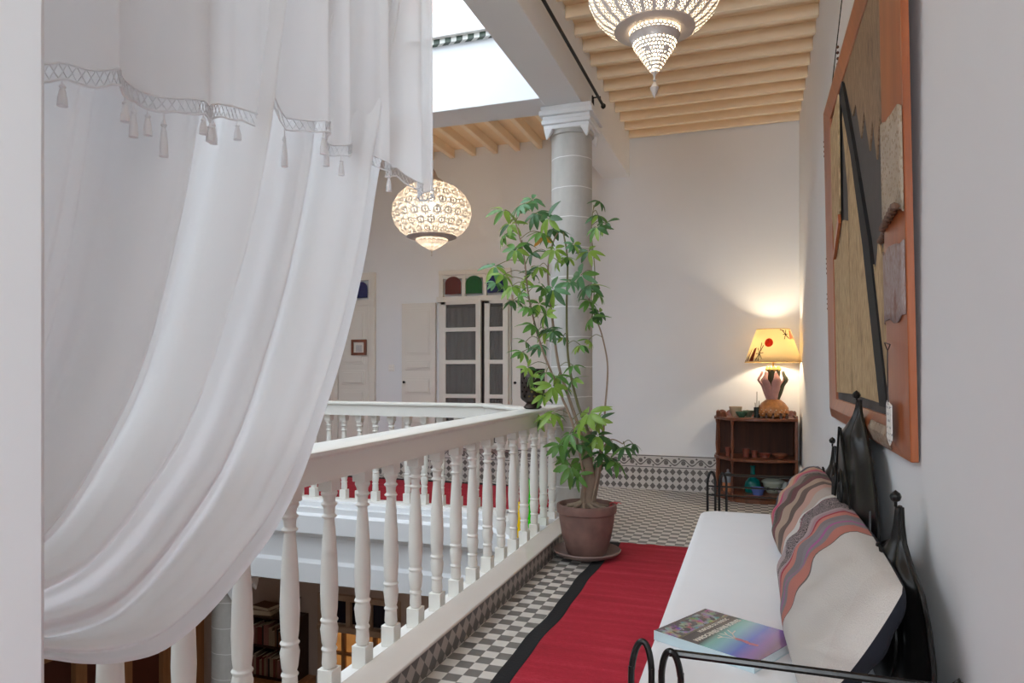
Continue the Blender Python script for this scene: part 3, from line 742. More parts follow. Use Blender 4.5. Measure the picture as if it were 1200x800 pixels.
# ------------------------------------------------------------------ rugs
def rug_edge(y): return .007*math.sin(y*5.1)+.004*math.sin(y*11.7+1)
def rugz(x, y): return .012+.002*math.sin(y*7+x*3)
rg = thing('rug', (-.7, 3.5, 0), 'red wool runner rug with black side border on the tiled gallery floor', 'rug')
RX0, RX1, RY1 = -1.115, -.02, 5.67
def rugf(x0, x1, wob0):
    def f(s, t):
        y = lerp(-.6, RY1, t); a = x0 + rug_edge(y)*1.0; b = x1 + (rug_edge(y)*.8 if wob0 else 0)
        x = lerp(a, b, s); return Vector((x + .02*(t > .97), y + .008*math.sin(x*30)*(t > .99), rugz(x, y)))
    return f
MB().grid(rugf(RX0, RX0+.088, True), 6, 160).build('black_border', RUGB, rg, solid=.016)
MB().grid(rugf(RX0+.086, RX1, False), 40, 160).build('red_field', RUG, rg, solid=.017)
rg2 = thing('rug', (-3.9, 6.9, 0), 'red rug with black edge on the far gallery floor, glimpsed between balusters', 'rug')
B(-6.3, -2.0, 6.35, 8.0, .002, .014).build('red_field', RUG, rg2); B(-6.3, -2.0, 8.0, 8.12, .002, .014).build('black_border', RUGB, rg2)

# ------------------------------------------------------------------ bench (iron daybed)
bn = thing('bench', (.08, 3.4, 0), 'black wrought-iron daybed bench with leaf-shaped back panels against the right wall', 'bench')
BY0, BY1, BX0, BX1 = 1.80, 5.0, -.27, .44
BENCH_CY = 3.30
# seat frame, legs
MB().box(BX0+.03, BX1-.02, BY0+.03, BY1-.03, .30, .335).build('seat_frame', BLACKM, bn, bevel=.004)
for x in (BX0+.06, BX1-.05):
    for y in (BY0+.08, BY1-.08): MB().tube([(x, y, .33), (x, y, .02), (x, y, 0)], [.014, .012, .018], 10).build('leg', BLACKM, bn)
def arm(y, s):
    mb = MB(); r = .0085; zt_ = .715
    def hoop(xc, w_, zt2, lean):
        pts = [(xc-w_, y, .31)]; 
        for k in range(0, 13):
            a = PI - PI*k/12; pts.append((xc+w_*math.cos(a), y+lean*math.sin(a)*.02, zt2-.09+.09*math.sin(a)))
        pts.append((xc+w_, y, .31)); return pts
    mb.tube(spline(hoop(BX0, .026, zt_-.0, 1), 2), r, 8)
    mb.tube(spline(hoop(BX0+.075, .024, zt_, -1), 2), r, 8)
    mb.tube([(BX0+.07, y, zt_-.012), (BX1, y, zt_-.012)], .010, 8)
    for z in (.62, .56) if s > 0 else (.40,): mb.tube([(BX0-.02, y, z), (BX1, y, z)], .006, 8)
    mb.tube([(BX0-.03, y, .32), (BX1, y, .32)], .012, 8)
    return mb.build('arm', BLACKM, bn)
arm(BY0, -1); arm(BY1, 1)
# leaf panels of the back
def backx(z): return .415 + .02*(z-.45)
def leaf_panel(yc, prof, tip, cup=.05, name='back_panel'):
    # prof: (z, halfwidth); smooth cupped sheet with a raised middle rib
    mb = MB()
    def f(s, t):
        z = lerp(prof[0][0], prof[-1][0], t); hw = interp(z, prof); a = s*2-1
        rib = .012*math.exp(-(a*6)**2); x = backx(z) - cup*(1-a*a)*min(1, hw/.2) - rib + .006*math.cos(a*14)*min(1, hw/.2)
        return Vector((x, yc + a*hw, z))
    mb.grid(f, 36, 60)
    o = mb.build(name, BLACKM, bn, solid=.004, sharp=60)
    e = MB()
    for sgn in (0, 1):
        e.tube([f(sgn, k/40) for k in range(41)], .007, 6)
    e.tube([f(.5, 1), f(.5, 1)+Vector((0, 0, tip-prof[-1][0]))], .005, 6)
    e.lathe([(0, -.02), (.013, -.012), (.017, 0), (.013, .010), (0, .02)], f(.5, 1)+Vector((0, 0, tip-prof[-1][0]-.004)), 8)
    # scrolls worked inside the leaf
    for sg in (-1, 1):
        zc = lerp(prof[0][0], prof[-1][0], .60); pts = []
        for k in range(30):
            q = k/29; rr = .075*(1-q*.85); a = -PI/2 + sg*0 + q*3.6*PI
            pts.append(Vector((0, yc + sg*(.10 + .0*q) + sg*rr*math.cos(a)*.8, zc + rr*math.sin(a)*1.6)))
        for p in pts:
            p.x = backx(p.z) - cup - .018
        e.tube(pts, .006, 6)
        e.tube([Vector((backx(z)-cup*(1-(d*d))-.014, yc+sg*d*interp(z, prof), z)) for z, d in [(lerp(prof[0][0]+.1, prof[-1][0]-.12, q), .18+.35*math.sin(q*PI)) for q in [k/14 for k in range(15)]]], .005, 6)
    e.build('scrollwork', BLACKM, o)
    return o
leaf_panel(BENCH_CY, [(.34, .34), (.5, .46), (.7, .52), (.85, .51), (.95, .45), (1.05, .34), (1.12, .24), (1.18, .13), (1.22, .055), (1.26, .016), (1.29, .008)], 1.315, .065)
side = [(.34, .34), (.55, .44), (.68, .44), (.76, .38), (.82, .30), (.86, .16), (.90, .07), (.95, .03), (1.0, .012)]
for yc in (2.40, 4.20): leaf_panel(yc, side, 1.035, .045)
# jagged folded leaf wings between the panels
for yc, sg in ((3.82, 1), (2.80, -1)):
    pts = [(0, .40), (.16, .50), (.20, .62), (.165, .60), (.17, .72), (.13, .70), (.125, .82), (.09, .78), (.06, .92), (.02, .80), (-.10, .70), (-.14, .50)]
    MB().prism(pts, lambda a, b, c, yc=yc, sg=sg: Vector((backx(b)-.035+c-.04*abs(a), yc+sg*a, b)), .006).build('leaf_wing', BLACKM, bn)
MB().tube([(backx(.36), BY0, .36), (backx(.36), BY1, .36)], .012).tube([(backx(.55)+.01, BY0, .55), (backx(.55)+.01, BY1, .55)], .008).build('back_rail', BLACKM, bn)
for y in (BY0, BY1): MB().tube([(.43, y, .0), (.435, y, .70)], .012).lathe([(0, -.02), (.018, 0), (0, .02)], (.435, y, .71), 10).build('back_post', BLACKM, bn)

# mattress with rounded corners
MZ = .475
mt = MB()
def superrect(a, cx, cy, hx, hy, r, n=8):
    pts = []
    for (sx, sy, a0) in ((1, 1, 0), (-1, 1, PI/2), (-1, -1, PI), (1, -1, 1.5*PI)):
        for k in range(n+1):
            q = a0+PI/2*k/n; pts.append((cx+sx*(hx-r)+r*math.cos(q), cy+sy*(hy-r)+r*math.sin(q)))
    return pts
mx0, mx1, my0, my1 = -.335, .37, 1.86, 4.91
lay = []
for z, ins in ((.337, .02), (.345, .004), (.37, 0), (.44, 0), (.462, .006), (.472, .020), (MZ, .045)):
    lay.append([(x, y, z) for x, y in superrect(0, (mx0+mx1)/2, (my0+my1)/2, (mx1-mx0)/2-ins, (my1-my0)/2-ins, .11-ins*.5)])
n = len(lay[0]); vs = [p for l in lay for p in l]; fs = []
for i in range(len(lay)-1):
    for k in range(n): k2 = (k+1) % n; fs.append((i*n+k, i*n+k2, (i+1)*n+k2, (i+1)*n+k))
fs.append(tuple(range(n))[::-1]); fs.append(tuple((len(lay)-1)*n+k for k in range(n)))
mt.add(vs, fs)
mo = mt.build('mattress', BEDM, None, origin=(.02, 3.4, .337), sharp=80); tag(mo, 'long white cotton mattress lying on the iron bench', 'mattress')

# ------------------------------------------------------------------ cushions
def mat_stripes(name, stops, wob=.03, freq=6, lace=None):
    m = Mt(name); n_ = m.node('ShaderNodeUVMap'); sp = m.node('ShaderNodeSeparateXYZ'); m.link(n_.outputs[0], sp.inputs[0])
    u, v = E(m, sp.outputs[0]), E(m, sp.outputs[1])
    nz = m.noise(freq, detail=3); f = u + (nz-.5)*wob + (v-.5)*.09
    c = m.ramp(f, stops, True)
    fine = m.noise(60, m.vec(u*14.0, v*2.0, 0.0), 3); c = m.mix(fine*.35, c, (.10, .06, .07)) if lace is not None else c
    if lace:
        lo, hi = lace; pat = m.voro(85, m.vec(u*1.9, v, 0.0), 'DISTANCE_TO_EDGE')
        env = (f > lo)*(f < hi)*((m.noise(4.5)) > .44); c = m.mix(env*((pat < .12)), c, (.03, .025, .025))
    w1 = m.noise(30, m.vec(u*20.0, v*3.0, 0.0), 3)
    m.base(c).set(Roughness=.95); m.bump(w1, .5, .006); return m.m
gA = [(0, (.30, .30, .32)), (.10, (.05, .055, .07)), (.20, (.42, .42, .44)), (.225, (.05, .055, .07)), (.30, (.55, .34, .22)), (.39, (.60, .20, .16)), (.43, (.50, .06, .14)), (.47, (.33, .19, .20)), (.53, (.24, .20, .16)), (.60, (.11, .075, .055)), (.68, (.15, .05, .05)), (.76, (.42, .30, .22)), (.84, (.13, .09, .07)), (.90, (.50, .30, .24)), (.96, (.45, .38, .33))]
gB = [(0, (.45, .36, .30)), (.08, (.70, .67, .63)), (.20, (.45, .05, .12)), (.212, (.46, .36, .36)), (.40, (.42, .26, .29)), (.425, (.40, .03, .05)), (.44, (.62, .22, .17)), (.475, (.24, .21, .22)), (.52, (.27, .24, .26)), (.55, (.45, .12, .32)), (.565, (.27, .24, .25)), (.60, (.56, .20, .15)), (.665, (.14, .11, .10)), (.672, (.68, .65, .60)), (.95, (.66, .62, .57))]
MA = mat_stripes('striped_kilim_cloth', gA, .03, 5, (.56, .62)); MBm = mat_stripes('patched_kilim_cloth', gB, .018, 4, (.17, .38))
BLK = plain('black_cotton_cloth', (.012, .013, .022), .9, var=.1, scale=20, bump=.2)
def cushion(name, c, L, H, T, tilt, yaw, mats, label, near_first=False, roll=0):
    mb = MB()
    def g(side):
        def f(s, t):
            a, b = s*2-1, t*2-1
            th = T*math.sqrt(max(0, (1-abs(a)**3.2)*(1-abs(b)**3.0)))
            wr = .008*math.sin(a*19+b*3)*(1-abs(b))+.006*math.sin(b*11+a*7)
            pin = 1-.06*(abs(b)**2)*1.0; pin2 = 1-.07*abs(a)**2
            return Vector((side*(th+wr*(th/T)), a*L/2*pin, b*H/2*pin2))
        return f
    mb.grid(g(-1), 60, 34, 0); mb.grid(g(1), 60, 34, 1)
    bm_ = mb
    R = Matrix.Rotation(yaw, 3, 'Z') @ Matrix.Rotation(tilt, 3, 'Y') @ Matrix.Rotation(roll, 3, 'X')
    for i, p in enumerate(mb.v): mb.v[i] = R @ p + Vector(c)
    o = mb.build(name, mats, None, origin=c, sharp=180, recalc=False)
    return o
tl = math.radians(32)
cA = cushion('cushion', (.255, 4.05, .675), .98, .44, .11, tl, 0.0, [MA, BLK], '')
tag(cA, 'farther striped cushion in dark grey, peach, pink and brown cloth on the bench', 'cushion')
cB = cushion('cushion', (.255, 2.76, .678), 1.58, .45, .112, tl, 0.0, [MBm, BLK], '')
tag(cB, 'nearer long cushion with black lace, pink bands and a plain white end on the bench', 'cushion')
# flip u so that band 0 is the far end
for o in (cA, cB):
    ul = o.data.uv_layers[0]
    for d in ul.data: d.uv = (1-d.uv[0], d.uv[1])
# dark red fringe on the lower edge of the near cushion
FR = plain('dark_red_thread', (.25, .02, .04), .9)
mb = MB()
for k in range(34):
    y = 3.40-.013*k*1.0; p = Vector((.135+.004*math.sin(k*2), y, .515)); 
    mb.tube([p, p+Vector((-.014, .002, -.004)), p+Vector((-.026, .003*math.sin(k*3), -.022))], [.002, .0022, .001], 5)
fr_ = mb.build('fringe', FR, cB)

# ------------------------------------------------------------------ magazine-like book on the mattress
bkL, bkT, bkR = Vector((-.326, 2.473)), Vector((-.172, 2.762)), Vector((.070, 2.475))
ex = (bkT-bkL).normalized(); w_b = (bkT-bkL).length; h_b = (bkR-bkT).length
bt = thing('book', (bkL.x, bkL.y, MZ+.001), 'large paperback photo book with teal and violet cover lying on the white mattress', 'book')
bt.rotation_euler = (0, 0, math.atan2(ex.y, ex.x))     # local x: text direction, local -y: down the cover
TH = .032
def mat_cover():
    m = Mt('printed_book_cover'); x, y, z = m.co(); f = (y*-1.0)/h_b; g = x/w_b
    c = m.ramp(f + g*.10, [(0, (.08, .05, .05)), (.30, (.06, .04, .04)), (.45, (.07, .06, .05)), (.53, (.20, .50, .45)), (.62, (.22, .50, .60)), (.78, (.10, .16, .62)), (.90, (.26, .14, .45)), (1, (.22, .12, .25))])
    n = m.noise(34, detail=3); cc = m.noise(26, col=True, detail=2)
    ph = (f > .03)*(f < .25)*(n > .47); hs = m.node('ShaderNodeHueSaturation'); hs.inputs['Saturation'].default_value = 1.5; hs.inputs['Value'].default_value = .55; m.link(cc, hs.inputs['Color'])
    c = m.mix(ph, c, hs.outputs[0]); br = (f > .25)*(f < .27); c = m.mix(br, c, (.16, .13, .08))
    m.base(c).set(Roughness=.16); m.p.inputs['Coat Weight'].default_value = .3; return m.m
COVER = mat_cover(); BACKC = plain('pale_blue_back_cover', (.55, .68, .72), .35)
MB().box(0, w_b, -h_b, 0, TH-.0015, TH).build('front_cover', COVER, bt, world=False)
MB().box(0, w_b, -h_b, 0, 0, .0015).box(-.0015, 0, -h_b, 0, 0, TH).build('back_cover', BACKC, bt, world=False)
def mat_pages():
    m = Mt('white_page_edges'); x, y, z = m.co(); s = ((z/.0016).fr() > .5); m.base(m.mix(s, (.62, .70, .72), (.78, .82, .83))).set(Roughness=.7); return m.m
MB().box(.001, w_b-.003, -h_b+.003, -.003, .0015, TH-.0015).build('pages', mat_pages(), bt, world=False)
INK = plain('cream_ink', (.72, .68, .60), .4, var=.02)
def text_mesh(s, size, loc, mat, parent, name, width=None, font_shear=0, bold=0, rot=(0,0,0)):
    cu = bpy.data.curves.new('t', 'FONT'); cu.body = s; cu.size = size; cu.extrude = .0003; cu.offset = bold
    to = bpy.data.objects.new('t', cu); COL.objects.link(to)
    dg = bpy.context.evaluated_depsgraph_get(); me = bpy.data.meshes.new_from_object(to.evaluated_get(dg)); bpy.data.objects.remove(to)
    me.name = name; me.materials.clear(); me.materials.append(mat)
    xs_ = [v.co.x for v in me.vertices]; wv = max(xs_)-min(xs_)
    o = bpy.data.objects.new(name, me); COL.objects.link(o); o.parent = parent; o.location = loc; o.rotation_euler = rot
    if width: k = width/wv; o.scale = (k, 1, 1)
    return o
text_mesh('MUSIQUES DU MAROC', .022, (.10, -h_b*.325, TH+.0004), INK, bt, 'subtitle_lettering', w_b*.58, bold=.0004)
text_mesh('MAROCAINES SANS BORNES', .027, (.022, -h_b*.425, TH+.0004), INK, bt, 'title_lettering', w_b*.88, bold=.0008)
# figure printed on the cover: a pink body with pale branching arms
mb = MB()
def cv(fx, fy, c): return Vector((fx*w_b, -fy*h_b, TH+.0003+c))
def strip(mb_, pts, wd_):
    for (a, b) in zip(pts, pts[1:]):
        a, b = Vector(a), Vector(b); d = (b-a).normalized(); nn = Vector((-d.y, d.x))*wd_
        mb_.add([cv(*(a-nn), 0), cv(*(b-nn*.7), 0), cv(*(b+nn*.7), 0), cv(*(a+nn), 0)], [(0, 1, 2, 3)])
for pts in ([(.42, .62), (.36, .52), (.30, .50)], [(.42, .62), (.45, .52), (.42, .46)], [(.42, .62), (.52, .54), (.58, .46)], [(.52, .54), (.62, .52)], [(.36, .52), (.37, .47)], [(.45, .52), (.50, .47)]): strip(mb, pts, .008)
mb.build('cover_drawing', INK, bt, world=False)
mb = MB(); strip(mb, [(.42, .62), (.43, .70), (.40, .76), (.42, .84)], .03); mb.build('cover_figure', plain('pink_print', (.55, .18, .25), .3), bt, world=False)

# ------------------------------------------------------------------ wall painting
PY0, PY1, PZ0, PZ1 = 2.45, 4.78, 1.13, 3.05
pt = thing('painting', (.46, 3.5, PZ0), 'large orange-wood framed mixed-media panel of hide and fabric hanging on the right wall', 'painting')
def pp(y, z, c=0):  # point on the front plane; c>0 towards the room
    k = (z-PZ0)/(PZ1-PZ0); return Vector((.462 - .038*k - c, y, z))
def pbox(mb, y0, y1, z0, z1, c0, c1, mi=0):
    vs = [pp(y, z, c) for c in (c0, c1) for y, z in ((y0, z0), (y1, z0), (y1, z1), (y0, z1))]
    return mb.add(vs, [(0,1,2,3),(7,6,5,4),(0,4,5,1),(1,5,6,2),(2,6,7,3),(3,7,4,0)], mi)
bR, bL, bB, bT = .37, .30, .12, .16
def bevelframe():
    mb = MB(); o = [(PY0, PZ0), (PY1, PZ0), (PY1, PZ1), (PY0, PZ1)]
    m_ = [(PY0+bR*.62, PZ0+bB*.5), (PY1-bL*.5, PZ0+bB*.5), (PY1-bL*.5, PZ1-bT*.5), (PY0+bR*.62, PZ1-bT*.5)]
    i_ = [(PY0+bR, PZ0+bB), (PY1-bL, PZ0+bB), (PY1-bL, PZ1-bT), (PY0+bR, PZ1-bT)]
    rings = [[pp(*p, -.022) for p in o], [pp(*p, 0) for p in o], [pp(*p, .022) for p in m_], [pp(*p, .0) for p in i_], [pp(*p, -.02) for p in i_]]
    vs = [p for r in rings for p in r]; fs = []
    for i in range(4):
        for k in range(4): k2 = (k+1) % 4; fs.append((i*4+k, i*4+k2, (i+1)*4+k2, (i+1)*4+k))
    mb.add(vs, fs); return mb
bevelframe().build('frame', ORANGEWOOD, pt, bevel=.004)
def mat_hide(name, a, b, c_, sc=3):
    m = Mt(name); x, y, z = m.co(); n = m.noise(sc, m.vec(x, y*3.0, z*1.0), 6, .65); g = m.noise(sc*5, m.vec(x, y*6.0, z*1.2), 4)
    m.base(m.mix(n*1.0, m.ramp(n, [(.30, a), (.48, b), (.62, b), (.72, c_)]), m.ramp(g, [(.35, a), (.65, c_)]))).set(Roughness=.8); m.bump(g, .4, .006); return m.m
TAN = mat_hide('tan_hide', (.18, .11, .055), (.52, .36, .18), (.62, .46, .27)); BRN = mat_hide('brown_hide', (.10, .06, .035), (.28, .18, .10), (.38, .26, .16), 4)
GRY = plain('grey_canvas', (.085, .075, .07), .9, var=.15, scale=20); BLC = plain('black_fabric_band', (.012, .012, .013), .8)
pbox(MB(), PY0+bR, PY1-bL, PZ0+bB, PZ1-bT, -.024, -.012).build('canvas', GRY, pt)
def patch(pts, c, t, m, name):
    return MB().prism(pts, lambda a, b, q: pp(a, b, c+q), t).build(name, m, pt)
yr, yl, zb, ztp = PY0+bR, PY1-bL, PZ0+bB, PZ1-bT
patch([(3.95, ztp), (yr, ztp), (yr, 2.28), (2.90, 2.36), (2.98, 2.22), (3.06, 2.40), (3.14, 2.30), (3.26, 2.50), (3.36, 2.42), (3.50, 2.62), (3.60, 2.60), (3.86, 2.86)], -.012, .006, BRN, 'hide_patch')
patch([(yr, 1.95), (yr, zb+.03), (3.02, 1.35), (3.10, 1.62), (3.17, 1.88), (3.06, 1.80), (2.98, 1.92), (2.90, 1.84)], -.012, .006, TAN, 'hide_patch')
patch([(yl-.02, zb+.04), (3.80, zb+.05), (3.80, 2.15), (4.02, 2.20), (4.20, 2.10), (4.36, 2.28), (yl-.02, 2.22)], -.012, .010, TAN, 'hide_patch')
patch([(3.785, zb+.05), (2.99, zb+.04), (3.30, 1.95), (3.62, 2.45), (3.92, 2.84), (3.96, 2.70), (3.80, 2.30)], -.012, .009, TAN, 'hide_patch')
patch([(2.99, zb+.03), (2.83, zb+.03), (3.17, 1.95), (3.55, 2.45), (3.90, 2.88), (4.02, 2.86), (3.64, 2.43), (3.33, 1.95)], -.012, .014, BLC, 'black_band')
patch([(4.40, 2.80), (4.02, 2.86), (4.06, 2.26), (4.30, 2.12), (4.42, 2.3)], 0, .008, TAN, 'folded_hide_flap')
patch([(4.06, 2.24), (4.32, 2.08), (4.32, 2.04), (4.04, 2.19)], .002, .014, ORANGEWOOD, 'carved_strip')
# pieced textiles on the frame
def mat_mesh(name, a, b, sc): 
    m = Mt(name); x, y, z = m.co(); d = m.voro(sc, m.vec(x, y, z)); n = m.noise(12); m.base(m.mix((d > .33), a, m.mix(n, b, a))).set(Roughness=.7); m.bump(d, .6, .006); return m.m
LACE = mat_mesh('beige_netting', (.30, .22, .14), (.50, .42, .33), 60); BEAD = mat_mesh('beaded_brown_textile', (.16, .09, .05), (.45, .36, .27), 45)
PRT = mat_hide('painted_cloth_fragments', (.22, .09, .06), (.34, .28, .27), (.42, .38, .36), 9)
def frame_patch(y0, y1, z0, z1, m, name, seed=1):
    # follows the bevel of the right border
    def hgt(y):
        a = PY0; mm = PY0+bR*.62; i = PY0+bR
        return .022*(y-a)/(mm-a) if y < mm else .022*(1-(y-mm)/(i-mm))
    r = random.Random(seed); mb = MB(); n = 8
    ed = [r.uniform(-.012, .012) for _ in range(n+1)]
    def f(s, t): y = lerp(y0, y1, s); z = lerp(z0+ed[int(s*n)], z1+ed[n-int(s*n)], t); return pp(y, z, hgt(y)+.004)
    mb.grid(f, n, 6); return mb.build(name, m, pt, solid=.004)
frame_patch(PY0+.004, PY0+bR-.10, 1.92, 2.25, LACE, 'netting_patch', 1)
frame_patch(PY0+.004, PY0+bR-.04, 1.58, 1.82, PRT, 'painted_patch', 2)
mb = MB()
for k in range(11): q = k/10; mb.lathe([(0, -.014), (.012, -.008), (.014, 0), (.012, .008), (0, .014)], pp(PY0+.02+q*.34, 1.93-.05*q, .026 if q < .7 else .012), 8)
mb.build('bead_row', plain('brown_beads', (.14, .07, .04), .5), pt)
def bh(z): return .022*(z-PZ0)/(bB*.5) if z < PZ0+bB*.5 else .022*(1-(z-PZ0-bB*.5)/(bB*.5))
MB().grid(lambda s, t: pp(lerp(2.72, 3.10, s), lerp(PZ0+.01, PZ0+bB-.03, t), bh(lerp(PZ0+.01, PZ0+bB-.03, t))+.004), 8, 8).build('beaded_patch', BEAD, pt, solid=.004)
for y, z in ((PY1-.02, 2.75), (PY1-.02, 2.02), (PY1-.02, 1.80), (4.0, PZ1-.04)):
    mb = MB()
    for k in range(4): mb.lathe([(0, -.009), (.007, -.004), (.007, .004), (0, .009)], pp(y, z+.03*k, .006), 8)
    mb.build('stitching', plain('brown_thread', (.08, .03, .02), .6), pt)
# small tag on a string at the lower right of the frame
tg = thing('paper_tag', pp(2.58, 1.20, .03), 'small white handwritten paper tag tied to the lower right of the painting frame', 'tag')
PAPER = Mt('scribbled_white_paper'); _x, _y, _z = PAPER.co(); _n = PAPER.noise(70, PAPER.vec(_x, _y*1.0, _z*.5), 2); _l = (((_z)/.022).fr() < .35)*(_n > .52)
PAPER.base(PAPER.mix(_l, (.78, .77, .72), (.35, .35, .36))).set(Roughness=.7)
MB().prism([(2.575, 1.185), (2.615, 1.165), (2.665, 1.19), (2.66, 1.30), (2.645, 1.315), (2.57, 1.30)], lambda a, b, c: pp(a, b, .028+c), .003).build('paper', PAPER.m, tg)
MB().tube([pp(2.62, 1.30, .030), pp(2.63, 1.34, .030), pp(2.615, 1.40, .032), pp(2.62, 1.48, .03)], .0025, 5).tube([pp(2.62, 1.48, .03), pp(2.66, 1.51, .032), pp(2.57, 1.50, .03), pp(2.62, 1.48, .03)], .002, 5).build('string', DARKWOOD, tg)
MB().tube([(.43, 2.6, PZ1-.1), (.47, 3.2, 3.75), (.485, 3.5, 3.95)], .003, 5).tube([(.43, 4.6, PZ1-.1), (.47, 3.8, 3.75), (.485, 3.5, 3.95)], .003, 5).build('hanging_wire', RODM, pt)

# ------------------------------------------------------------------ corner cabinet
cx0, cx1, cyB = -.40, .45, YB-.03
cab = thing('cabinet', (.0, 8.1, 0), 'reddish-brown bow-fronted open shelf cabinet in the far corner under the lamp', 'cabinet')
def front(x, bow=.07): k = (x-cx0)/(cx1-cx0); return 7.98 - .13*math.sin(PI*min(1, max(0, k*.95+.02))) + .22*max(0, .22-k)/.22
def shelf(z0, z1, ov=0):
    n = 20; pts = [(cx0-ov, cyB)] + [(lerp(cx0-ov, cx1, i/n), front(lerp(cx0, cx1, i/n))-ov) for i in range(n+1)] + [(cx1, cyB)]
    return MB().prism(pts, lambda a, b, c: Vector((a, b, z0+c)), z1-z0)
for z in (.055, .44, .875): shelf(z, z+.03, .012).build('shelf', WOOD, cab, bevel=.004)
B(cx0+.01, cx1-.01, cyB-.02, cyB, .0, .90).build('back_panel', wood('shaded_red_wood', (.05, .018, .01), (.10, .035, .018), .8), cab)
B(cx1-.03, cx1, front(cx1)-.005, cyB, 0, .93).build('side_panel', WOOD, cab, bevel=.003)
def post(x, y):
    pr = [(.016, .02), (.018, .1), (.012, .14), (.020, .2), (.014, .3), (.012, .4), (.018, .43), (.018, .46), (.012, .5), (.015, .55), (.019, .6), (.014, .74), (.011, .82), (.018, .86), (.018, .88)]
    return MB().lathe(pr, (x, y, 0), 14).lathe([(.018, 0), (.024, .012), (.018, .03)], (x, y, 0), 12)
for x in (cx0+.02, cx0+.19): post(x, front(x)+.025).build('turned_post', WOOD, cab)
post(cx0+.03, cyB-.04).build('turned_post', WOOD, cab)
shelf(.0, .045, -.01).build('plinth', WOOD, cab)
# low carved gallery round the top
def gallery(pts, name):
    mb = MB()
    for (a, b) in zip(pts, pts[1:]):
        a, b = Vector(a), Vector(b); L = (b-a).length; d = (b-a)/L; nn = Vector((-d.y, d.x))
        n = max(1, round(L/.09)); top = []
        for i in range(n):
            for k in range(9): q = k/8; top.append(((i+q)*L/n, .035+.030*math.sin(PI*q)**.6))
        poly = [(0, 0), (L, 0)] + top[::-1]
        mb.prism(poly, lambda u, z, c, a=a, d=d, nn=nn: Vector((a.x+d.x*u+nn.x*c, a.y+d.y*u+nn.y*c, .903+z)), .012)
    mb.build(name, WOOD, cab, bevel=.002)
gallery([(cx0+.02, cyB-.02), (cx0+.01, 8.14), (cx0+.12, 8.04)], 'carved_gallery')
gallery([(cx1-.02, cyB-.02), (cx1-.02, 8.1)], 'carved_gallery'); gallery([(cx1, cyB-.02), (cx0+.02, cyB-.02)], 'carved_gallery')

TOPZ = .905
def bowl(name, loc, r, h, mat, label, cat='bowl', foot=.5):
    mb = MB().lathe([(0, .0), (r*foot, 0), (r*foot, .008), (r*.75, h*.35), (r*.95, h*.75), (r, h), (r*.95, h), (r*.88, h*.72), (r*.68, h*.4), (0, .014)], loc, 24)
    return tag(mb.build(name, mat, None, origin=loc), label, cat)
GREENC = plain('green_glazed_clay', (.06, .16, .10), .25, var=.6, scale=30); BEIGE = plain('beige_clay', (.42, .32, .22), .6, var=.2)
def atz(u, y, z): return Vector((aty(u, 500, y).x, y, z))
bowl('bowl', atz(862, 8.15, TOPZ), .07, .11, BEIGE, 'beige clay bowl at the left end of the cabinet top', foot=.6)
bowl('bowl', atz(869, 8.04, TOPZ), .062, .06, GREENC, 'small green glazed bowl in front of the beige bowl on the cabinet')
bowl('dish', atz(877, 8.14, TOPZ), .06, .07, plain('olive_glazed_dish', (.20, .22, .14), .3), 'olive dish beside the green bowl on the cabinet', 'dish')
p = atz(887, 8.06, TOPZ)
cp = thing('incense_holder', p, 'black glass holder with thin dark sticks standing left of the lamp', 'incense holder')
MB().lathe([(0, .0), (.033, 0), (.033, .11), (.028, .11), (.028, .01), (0, .01)], p, 16).build('cup', plain('black_glass', (.02, .03, .025), .1), cp)
for d, h in ((0, .28), (.012, .18), (-.01, .16)): MB().tube([p+Vector((d, 0, .015)), p+Vector((d*1.8, .004, h))], .004, 6).build('stick', DARKWOOD, cp)
for i, u in enumerate((898, 906, 915, 922)):
    q = atz(u, 7.935, TOPZ); tag(MB().lathe([(0, 0), (.016, 0), (.018, .02), (.010, .035), (.014, .05), (0, .058)], q, 12).build('salt_shaker' if False else 'small_jar', plain('dark_jar_glaze', (.07, .03, .02), .3), None, origin=q),
        ('first', 'second', 'third', 'fourth')[i]+' from the left of four tiny dark jars before the lamp', 'jar', 'tiny dark jars in front of the lamp')
# middle shelf
RED = plain('red_brown_clay', (.20, .05, .03), .5)
z = .47
for i, (u, r, h, lab) in enumerate(((853, .03, .10, 'slim dark jar in the narrow left bay of the cabinet'), (874, .04, .09, 'red-brown clay cup left on the middle cabinet shelf'), (884, .035, .07, 'small red-brown pot centre left on the middle cabinet shelf'), (896, .06, .045, 'low red-brown clay dish centre right on the middle cabinet shelf'))):
    bowl('clay_cup', atz(u, 8.1, z), r, h, RED, lab, 'cup', .8)
q = atz(914, 8.06, z)
bowl('dish', q, .085, .05, plain('glossy_brown_dish', (.25, .09, .05), .15), 'shallow glossy brown dish at the right of the middle cabinet shelf', 'dish')
